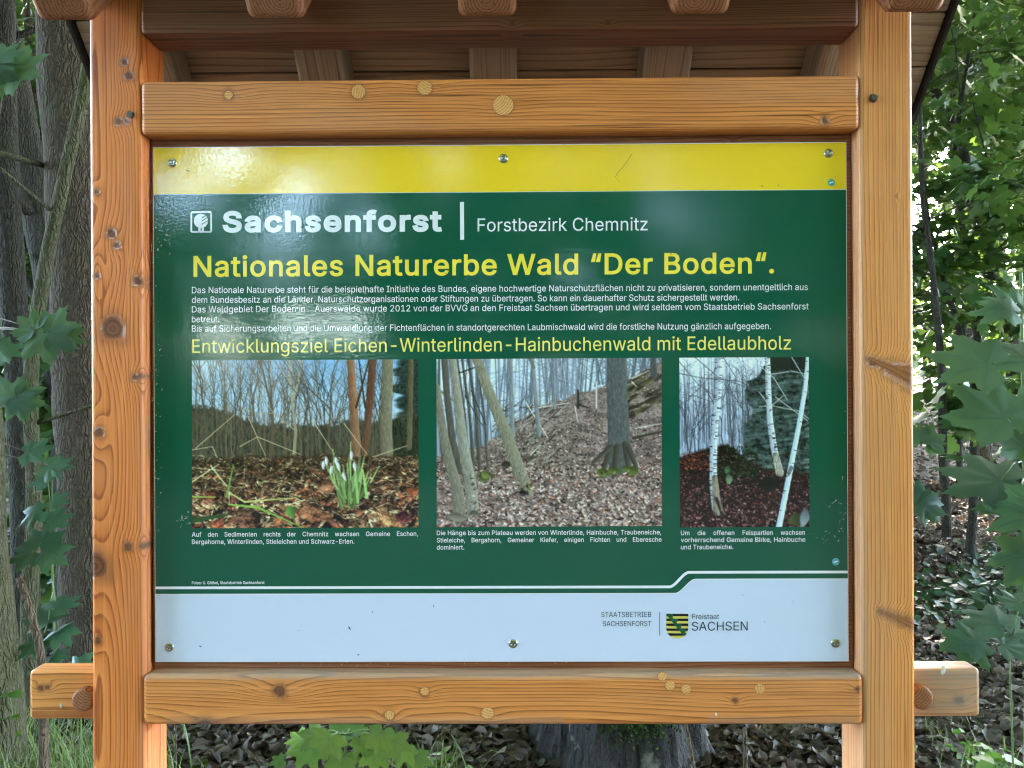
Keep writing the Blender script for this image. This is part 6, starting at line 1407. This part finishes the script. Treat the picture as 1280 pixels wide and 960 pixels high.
# right of the board: a young maple whose stem stands at the frame edge
c0 = at(1278, 700, 1.95); st = at(1276, 340, 1.95)
maple_plant('maple_sapling', 'young maple with large blue green leaves at the right edge of the view', (c0.x, c0.y), st, [
    (1262, 392, 1.80, 62, 168, (-.1, .7, .8), .75), (1282, 378, 1.85, 50, 135, (0, .6, .9), .8), (1236, 455, 1.75, 92, 162, (-.1, .75, .75), .8), (1258, 520, 1.72, 88, 138, (-.1, .8, .7), .85),
    (1275, 500, 1.8, 60, -60, (0, .8, .6), .7), (1285, 448, 1.85, 60, 110, (0, .7, .7), .7), (1282, 552, 1.8, 66, 170, (0, .7, .8), .7), (1252, 600, 1.85, 84, 165, (-.1, .45, 1.0), .35),
    (1275, 625, 1.8, 58, 150, (-.1, .6, .8), .6), (1290, 650, 1.75, 74, 150, (0, .8, .6), .8), (1284, 695, 1.72, 66, 175, (0, .85, .55), .9), (1296, 700, 1.72, 70, 215, (0, .85, .55), .9), (1278, 640, 1.9, 50, 200, (.2, .6, .7), .3)], 3, .007)
c1 = at(1118, 700, 2.3); st = at(1130, 560, 2.1)
maple_plant('maple_seedling', 'maple seedling with flat dark leaves reaching out from behind the right post', (c1.x, c1.y), st, [
    (1162, 552, 1.75, 36, 60, (0, .9, .5), .8), (1160, 555, 1.75, 34, 10, (0, .9, .5), .75), (1150, 550, 1.75, 34, 100, (0, .9, .5), .8),
    (1150, 628, 1.8, 46, 15, (0, .8, .6), .15), (1150, 628, 1.8, 40, -40, (0, .8, .6), .15), (1140, 625, 1.8, 40, 80, (0, .8, .6), .2)], 5, .005)
c2 = at(1262, 940, 2.25); st = at(1262, 820, 2.1)
maple_plant('maple_seedling', 'maple seedling with two dark drooping leaves above the right rail end', (c2.x, c2.y), st, [
    (1222, 803, 2.05, 52, 165, (-.1, .55, .9), .25), (1210, 802, 2.05, 44, 235, (0, .8, .6), .2), (1250, 780, 2.1, 46, 140, (-.1, .5, .9), .6), (1276, 752, 2.1, 40, 170, (0, .5, .9), .25), (1255, 806, 2.05, 46, -5, (0, .3, 1), .4), (1262, 790, 2.1, 40, -25, (0, .5, .9), .7)], 7, .004)
# left of the board
c3 = at(-70, 760, 2.25); st = at(-40, 380, 2.2)
maple_plant('maple_sapling', 'young maple with large dull leaves hanging in from the left edge', (c3.x, c3.y), st, [
    (62, 415, 1.80, 50, 20, (.1, .9, .45), .55), (56, 418, 1.80, 52, -75, (0, .9, .45), .5), (40, 410, 1.8, 40, 150, (0, .9, .45), .5), (78, 420, 1.82, 40, -20, (0, .9, .4), .5),
    (2, 440, 1.85, 34, 40, (0, .8, .6), .6), (22, 496, 1.85, 48, -20, (.1, .95, .35), .6), (14, 500, 1.85, 46, 70, (0, .95, .35), .55), (22, 500, 1.85, 40, -70, (0, .95, .35), .6),
    (34, 565, 2.1, 44, 10, (0, .7, .7), .3), (60, 582, 2.2, 38, -30, (0, .8, .6), .3), (10, 80, 1.7, 62, -20, (.1, .9, .5), .5), (0, 85, 1.7, 44, -80, (0, .9, .5), .45), (0, 70, 1.7, 40, 60, (0, .9, .5), .6)], 9, .008, 'stem_brown')
c4 = at(66, 900, 3.1); st = at(64, 660, 2.9)
maple_plant('maple_seedling', 'leafy maple seedling in the shade between the lower left trunks', (c4.x, c4.y), st, [
    (60, 600, 2.7, 34, 160, (0, .7, .7), .25), (66, 585, 2.7, 32, 40, (0, .7, .7), .3), (50, 640, 2.8, 34, 200, (0, .6, .8), .7), (62, 650, 2.8, 36, 20, (0, .6, .8), .75), (66, 625, 2.85, 30, 0, (0, .6, .8), .6),
    (40, 690, 2.8, 40, 200, (0, .7, .7), .2), (58, 690, 2.8, 40, -20, (0, .7, .7), .2), (50, 680, 2.8, 34, 90, (0, .7, .7), .2), (70, 760, 2.8, 30, 40, (0, .5, .9), .6), (60, 775, 2.8, 34, 150, (0, .5, .9), .6), (74, 790, 2.8, 34, -20, (0, .5, .9), .5), (52, 800, 2.8, 30, 230, (0, .5, .9), .4), (66, 820, 2.8, 30, 0, (0, .5, .9), .4)], 11, .006)
c5 = at(96, 900, 2.3); st = at(100, 850, 2.2)
maple_plant('maple_seedling', 'single grey green leaf peeping over the left rail end beside the post', (c5.x, c5.y), st, [(98, 838, 1.75, 36, 25, (0, .7, .7), .8), (92, 842, 1.75, 24, 150, (0, .5, .9), .7)], 13, .004)
c6 = at(430, 985, 2.95); st = at(432, 918, 2.85)
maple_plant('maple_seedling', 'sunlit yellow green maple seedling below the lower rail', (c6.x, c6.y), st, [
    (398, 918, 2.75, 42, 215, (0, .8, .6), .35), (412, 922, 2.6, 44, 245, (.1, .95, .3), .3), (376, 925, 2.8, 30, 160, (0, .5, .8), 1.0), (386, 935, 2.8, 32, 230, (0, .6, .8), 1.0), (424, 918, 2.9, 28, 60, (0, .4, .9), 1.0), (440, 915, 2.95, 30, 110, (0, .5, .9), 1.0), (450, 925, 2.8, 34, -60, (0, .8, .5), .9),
    (478, 915, 2.7, 44, 250, (.1, .9, .45), .3), (492, 925, 2.75, 40, 290, (0, .9, .45), .3), (470, 940, 2.8, 34, 265, (0, .8, .6), .7), (505, 935, 2.8, 34, 250, (0, .8, .5), .7), (352, 950, 2.85, 26, 190, (0, .5, .9), .8), (430, 945, 2.8, 34, 250, (0, .6, .7), .9), (520, 945, 2.85, 30, 300, (0, .6, .7), .6)], 15, .004, leafmat='young_maple', scale=.85)  # leaves take the copy of the maple colour with sunlight put in

# small herbs
def herb(label, px, py, d, n, L, spread, seed, mat='herb', size=.045, name='herb', group=None, tint=(.3, 1)):
    g = at(px, py, d); x, y = g.x, g.y; z = H(x, y); o = empty(name, (x, y, z)); tag(o, label, 'plant', group)
    rng = np.random.default_rng(seed); lst, pos, tp, nr = [], [], [], []
    for k in range(n):
        a = rng.uniform(0, 6.28); l = L * rng.uniform(.5, 1.1); d1 = np.array([math.cos(a) * spread, math.sin(a) * spread, 1.0]); d1 /= np.linalg.norm(d1)
        q = d1 * l; mid = q * .55 + np.array([0, 0, .1 * l]); lst.append(([(0, 0, -.02), mid, q], [.0022, .0018, .001]))
        for pt in (q, mid, q * .8):
            for s_ in (-1, 1):
                b_ = a + s_ * rng.uniform(.5, 1.4); pos.append(pt); tp.append((math.cos(b_), math.sin(b_), rng.uniform(-.3, .3))); nr.append((rng.normal() * .3, -.4 + rng.normal() * .3, 1))
    tubes('stem', lst, M['stem'], o, 5)
    m = len(pos); scatter('foliage', np.array(pos), basis(np.array(tp), np.array(nr)), size * rng.uniform(.6, 1.3, m), OVAL_V * [1.3, 1, 1], OVAL_F, rng.uniform(*tint, m), M[mat], o)
herb('small herb with rounded light green leaves below the right rail end', 1190, 985, 2.6, 4, .20, .5, 1, size=.06)
herb('light green herb at the lower right edge beside the rail end', 1277, 900, 2.6, 4, .34, .35, 2, size=.075)
herb('low leafy herb among the leaves below the right rail end', 1240, 940, 2.9, 8, .20, .9, 3, size=.032, tint=(.2, .7))
herb('dense low herb at the bottom right corner', 1282, 965, 2.8, 9, .20, .9, 4, size=.032, tint=(.1, .6))
herb('tiny light green plant in the dark leaves by the left post', 248, 955, 3.05, 5, .05, .9, 5, size=.022)
herb('thin upright herb in front of the lower left trunks', 24, 905, 2.8, 3, .42, .25, 6, size=.05)
herb('small blue green seedling near the stump under the lower rail', 605, 975, 2.95, 5, .07, .8, 7, size=.04, mat='maple')
herb('small leafy plant between grass blades under the lower rail', 565, 965, 2.95, 5, .12, .7, 8, size=.05, tint=(.2, .5))

# ground cover patch, leaf litter, grass
def ground_cover():
    rng = np.random.default_rng(3); pts = []
    for (cx, cy, rx, ry, n) in ((3.05, 5.0, .75, .55, 900), (3.9, 5.7, .7, .5, 600), (-2.6, 4.6, .8, .8, 500), (-3.4, 5.8, 1., .8, 400), (3.1, 3.4, .5, .4, 260)):
        p = rng.normal(size=(n, 2)) * .5 * np.array([rx, ry]) + [cx, cy]; pts.append(p)
    p = np.concatenate(pts); m = len(p); z = hgt(p[:, 0], p[:, 1]) + rng.uniform(.01, .13, m)
    B = basis(np.stack([rng.normal(size=m), rng.normal(size=m) - .4, rng.normal(size=m) * .3 - .1], -1), np.array([0, -.45, 1]) + rng.normal(size=(m, 3)) * .3)
    tag(scatter('ground_cover', np.column_stack([p, z]), B, rng.uniform(.04, .085, m), OVAL_V * [1.5, 1, 1], OVAL_F, rng.uniform(0, 1, m), M['ivy']),
        'low dark green ground cover leaves on the forest floor', 'ground cover', kind='stuff')
ground_cover()

def leaf_litter():
    rng = np.random.default_rng(9); n = 76000
    a = np.radians(np.concatenate([rng.uniform(-36, 36, n // 2), rng.uniform(22, 38, n // 4), rng.uniform(-20, 22, n // 4)])); 
    d = np.concatenate([2.2 + 15 * rng.random(n // 2) ** 1.5, 2.2 + 8 * rng.random(n // 4) ** 1.2, 2.3 + 2.2 * rng.random(n // 4)])
    x, y = np.sin(a) * d, np.cos(a) * d; m = len(x)
    z = hgt(x, y) + .006 + rng.random(m) ** 2 * .035
    V = np.array([(0, 0, 0), (.34, .25, .14), (.30, .55, .20), (.12, .8, .05), (0, 1, .10), (-.14, .78, .06), (-.34, .55, .16), (-.30, .25, .20), (0, .5, -.03)], float)
    F3 = np.array([(0, 1, 8), (1, 2, 8), (2, 3, 8), (3, 4, 8), (4, 5, 8), (5, 6, 8), (6, 7, 8), (7, 0, 8)])
    B = basis(np.stack([rng.normal(size=m), rng.normal(size=m), rng.normal(size=m) * .22], -1), np.array([0, 0, 1.0]) + rng.normal(size=(m, 3)) * .42)
    sz = rng.uniform(.035, .085, m)
    ti = np.clip(rng.beta(1.5, 2.4, m) + .05 * vnoise(x * 2, y * 2), 0, 1)
    tag(scatter('leaf_litter', np.column_stack([x, y, z]), B, sz, V, [F3], ti, M['litter']), 'grey brown fallen leaves covering the forest floor', 'leaf litter', kind='stuff')
    # twigs lying in it
    lst = []
    for k in range(140):
        a = math.radians(rng.uniform(-36, 36)); d = rng.uniform(2.4, 8); x, y = math.sin(a) * d, math.cos(a) * d; an = rng.uniform(0, 6.28); L = rng.uniform(.1, .5)
        P_ = [(x + math.cos(an) * L * t, y + math.sin(an) * L * t, H(x, y) + .03 + .02 * math.sin(t * 5 + k) + t * rng.uniform(0, .05)) for t in (0, .35, .7, 1)]
        lst.append((P_, np.linspace(.006, .002, 4) * rng.uniform(.5, 1.3)))
    tag(tubes('fallen_twigs', lst, M['stick'], None, 5), 'thin dead twigs scattered over the fallen leaves', 'twigs', kind='stuff')
leaf_litter()

def grass():
    rng = np.random.default_rng(6); P_, A_, L_ = [], [], []
    for (px, py, d, sp, n, L) in ((60, 960, 2.7, .35, 420, .34), (20, 940, 2.6, .2, 200, .36), (100, 965, 2.8, .2, 200, .3), (30, 900, 3.2, .4, 250, .3), (560, 985, 2.9, .12, 60, .24), (470, 975, 2.95, .12, 40, .2), (1240, 930, 2.9, .3, 90, .18), (1180, 935, 3.2, .3, 60, .15)):
        g = at(px, py, d); q = rng.normal(size=(n, 2)) * sp * .6 + [g.x, g.y]; P_.append(q); L_.append(L * rng.uniform(.4, 1.2, n))
    p = np.concatenate(P_); L = np.concatenate(L_); m = len(p); z = hgt(p[:, 0], p[:, 1])
    an = rng.uniform(0, 6.28, m); bend = rng.uniform(.15, 1.0, m); k = 6; V = np.zeros((m, k, 2, 3)); w = rng.uniform(.0018, .004, m)
    for i in range(k):
        t = i / (k - 1); out = bend * t ** 2 * L * .8; up = L * (t - .35 * bend * t ** 3)
        c = np.stack([p[:, 0] + np.cos(an) * out, p[:, 1] + np.sin(an) * out, z - .01 + up], -1)
        sd_ = np.stack([-np.sin(an), np.cos(an), 0 * an], -1) * (w * (1 - t ** 2 * .95))[:, None]
        V[:, i, 0], V[:, i, 1] = c - sd_, c + sd_
    b = (np.arange(m) * k * 2)[:, None, None]; f = np.array([(2 * i, 2 * i + 1, 2 * i + 3, 2 * i + 2) for i in range(k - 1)])
    me = fast_mesh('grass', V.reshape(-1, 3), [(f[None] + b).reshape(-1, 4)])
    attr(me, 'tint', 'FLOAT', 'FACE', np.repeat(np.clip(rng.beta(2, 2, m), 0, 1), k - 1))
    tag(link('grass', me, M['grass']), 'long thin grass blades at the foot of the left trunks', 'grass', kind='stuff')
grass()

# old stump under the lower rail
def stump():
    g = at(780, 985, 3.1); x0, y0 = g.x, 3.25; z0 = H(x0, y0)
    o = empty('tree_stump', (x0, y0, z0)); tag(o, 'weathered dark tree stump with lichen and moss under the lower rail', 'tree stump')
    seg, rows = 200, 40; a = np.linspace(0, 2 * math.pi, seg, endpoint=False); V = []
    for j in range(rows):
        t = j / (rows - 1); r = .30 * (1 + .35 * (1 - t) ** 2.2) * (1 + .10 * fbm(np.cos(a) * 2.2, np.sin(a) * 2.2, t * .8, 3, 4) + .05 * np.sin(a * 9 + 2 * np.sin(a * 2)) + .05 * vnoise(np.cos(a) * 9, np.sin(a) * 9, t * 1.2, 8) + .025 * vnoise(np.cos(a) * 24, np.sin(a) * 24, t * 2, 9))
        h = .27 + .05 * fbm(np.cos(a) * 1.8, np.sin(a) * 1.8, 3, 9, 4)
        V.append(np.stack([r * np.cos(a), r * np.sin(a), -.05 + t * (h + .05)], -1))
    top = V[-1]
    for s_ in (.9, .7, .5, .3, .1):
        q = top * np.array([s_, s_, 1]); q[:, 2] += -.03 * (1 - s_) + .025 * fbm(q[:, 0] * 14, q[:, 1] * 14, 0, 4, 3); V.append(q)
    V = np.array(V); n = len(V); i = np.arange(n * seg).reshape(n, seg)
    F = np.stack([i[:-1], np.roll(i, -1, 1)[:-1], np.roll(i, -1, 1)[1:], i[1:]], -1).reshape(-1, 4)
    me = fast_mesh('wood', V.reshape(-1, 3), [F]); fix_normals(me); link('wood', me, M['stump'], o, smooth=True)
    rng = np.random.default_rng(2); m = 900
    an = rng.normal(-1.35, .28, m); r = .31 + rng.normal(size=m) * .03; zz = .24 + rng.normal(size=m) * .035
    pos = np.stack([r * np.cos(an), r * np.sin(an), zz], -1); B = basis(rng.normal(size=(m, 3)) + [0, -.5, .5], rng.normal(size=(m, 3)) + [0, -1, 1])
    scatter('moss', pos, B, rng.uniform(.008, .02, m), OVAL_V, OVAL_F, rng.uniform(0, 1, m), M['moss'], o)
def stump_mat():
    t = NT('weathered_stump_wood'); tc = t.new('TexCoord').outputs['Object']
    n1 = t.noise(t.scale(tc, (60, 60, 9)), 1.0, 5, .65); n2 = t.noise(tc, 9.0, 4, .6); n3 = t.noise(tc, 30, 3, .6)
    c = t.mix(n1, (.006, .006, .006), (.055, .050, .046))
    c = t.mix(t.math('MULTIPLY', t.math('MULTIPLY', t.math('SUBTRACT', n2, .60, clamp=True), 14, clamp=True), n3, clamp=True), c, (.33, .32, .24))
    t.l(c, t.p.inputs['Base Color']); t.p.inputs['Roughness'].default_value = .85
    t.l(t.bump(t.math('ADD', n1, t.math('MULTIPLY', n3, .6)), 1.0, .05), t.p.inputs['Normal']); return t.m
M['stump'] = stump_mat()
stump()
# dead stalks standing in front of the stump
for i, (x0, y0, x1, y1, d, w, lab) in enumerate(((876, 985, 856, 900, 2.75, 6, 'thin grey dead stalk leaning in front of the stump'), (930, 985, 931, 920, 2.8, 9, 'short pale dead stalk standing right of the stump'), (218, 985, 219, 905, 2.8, 3, 'hair thin dry stalk close to the left post'))):
    p0, p1 = np.array(at(x0, y0, d)), np.array(at(x1, y1, d)); z = H(p0[0], p0[1]); o = empty('dead_stalk', (p0[0], p0[1], z)); tag(o, lab, 'dead stalk')
    e = p1 - np.array([p0[0], p0[1], z]); pp = resample([(0, 0, -.02), tuple(e * .5 + [.006, 0, 0]), tuple(e * 1.1)], .03)
    tubes('stem', [(pp, np.linspace(wpx(w, d), wpx(w, d) * .6, len(pp)))], M['stick'], o, 7, .1)
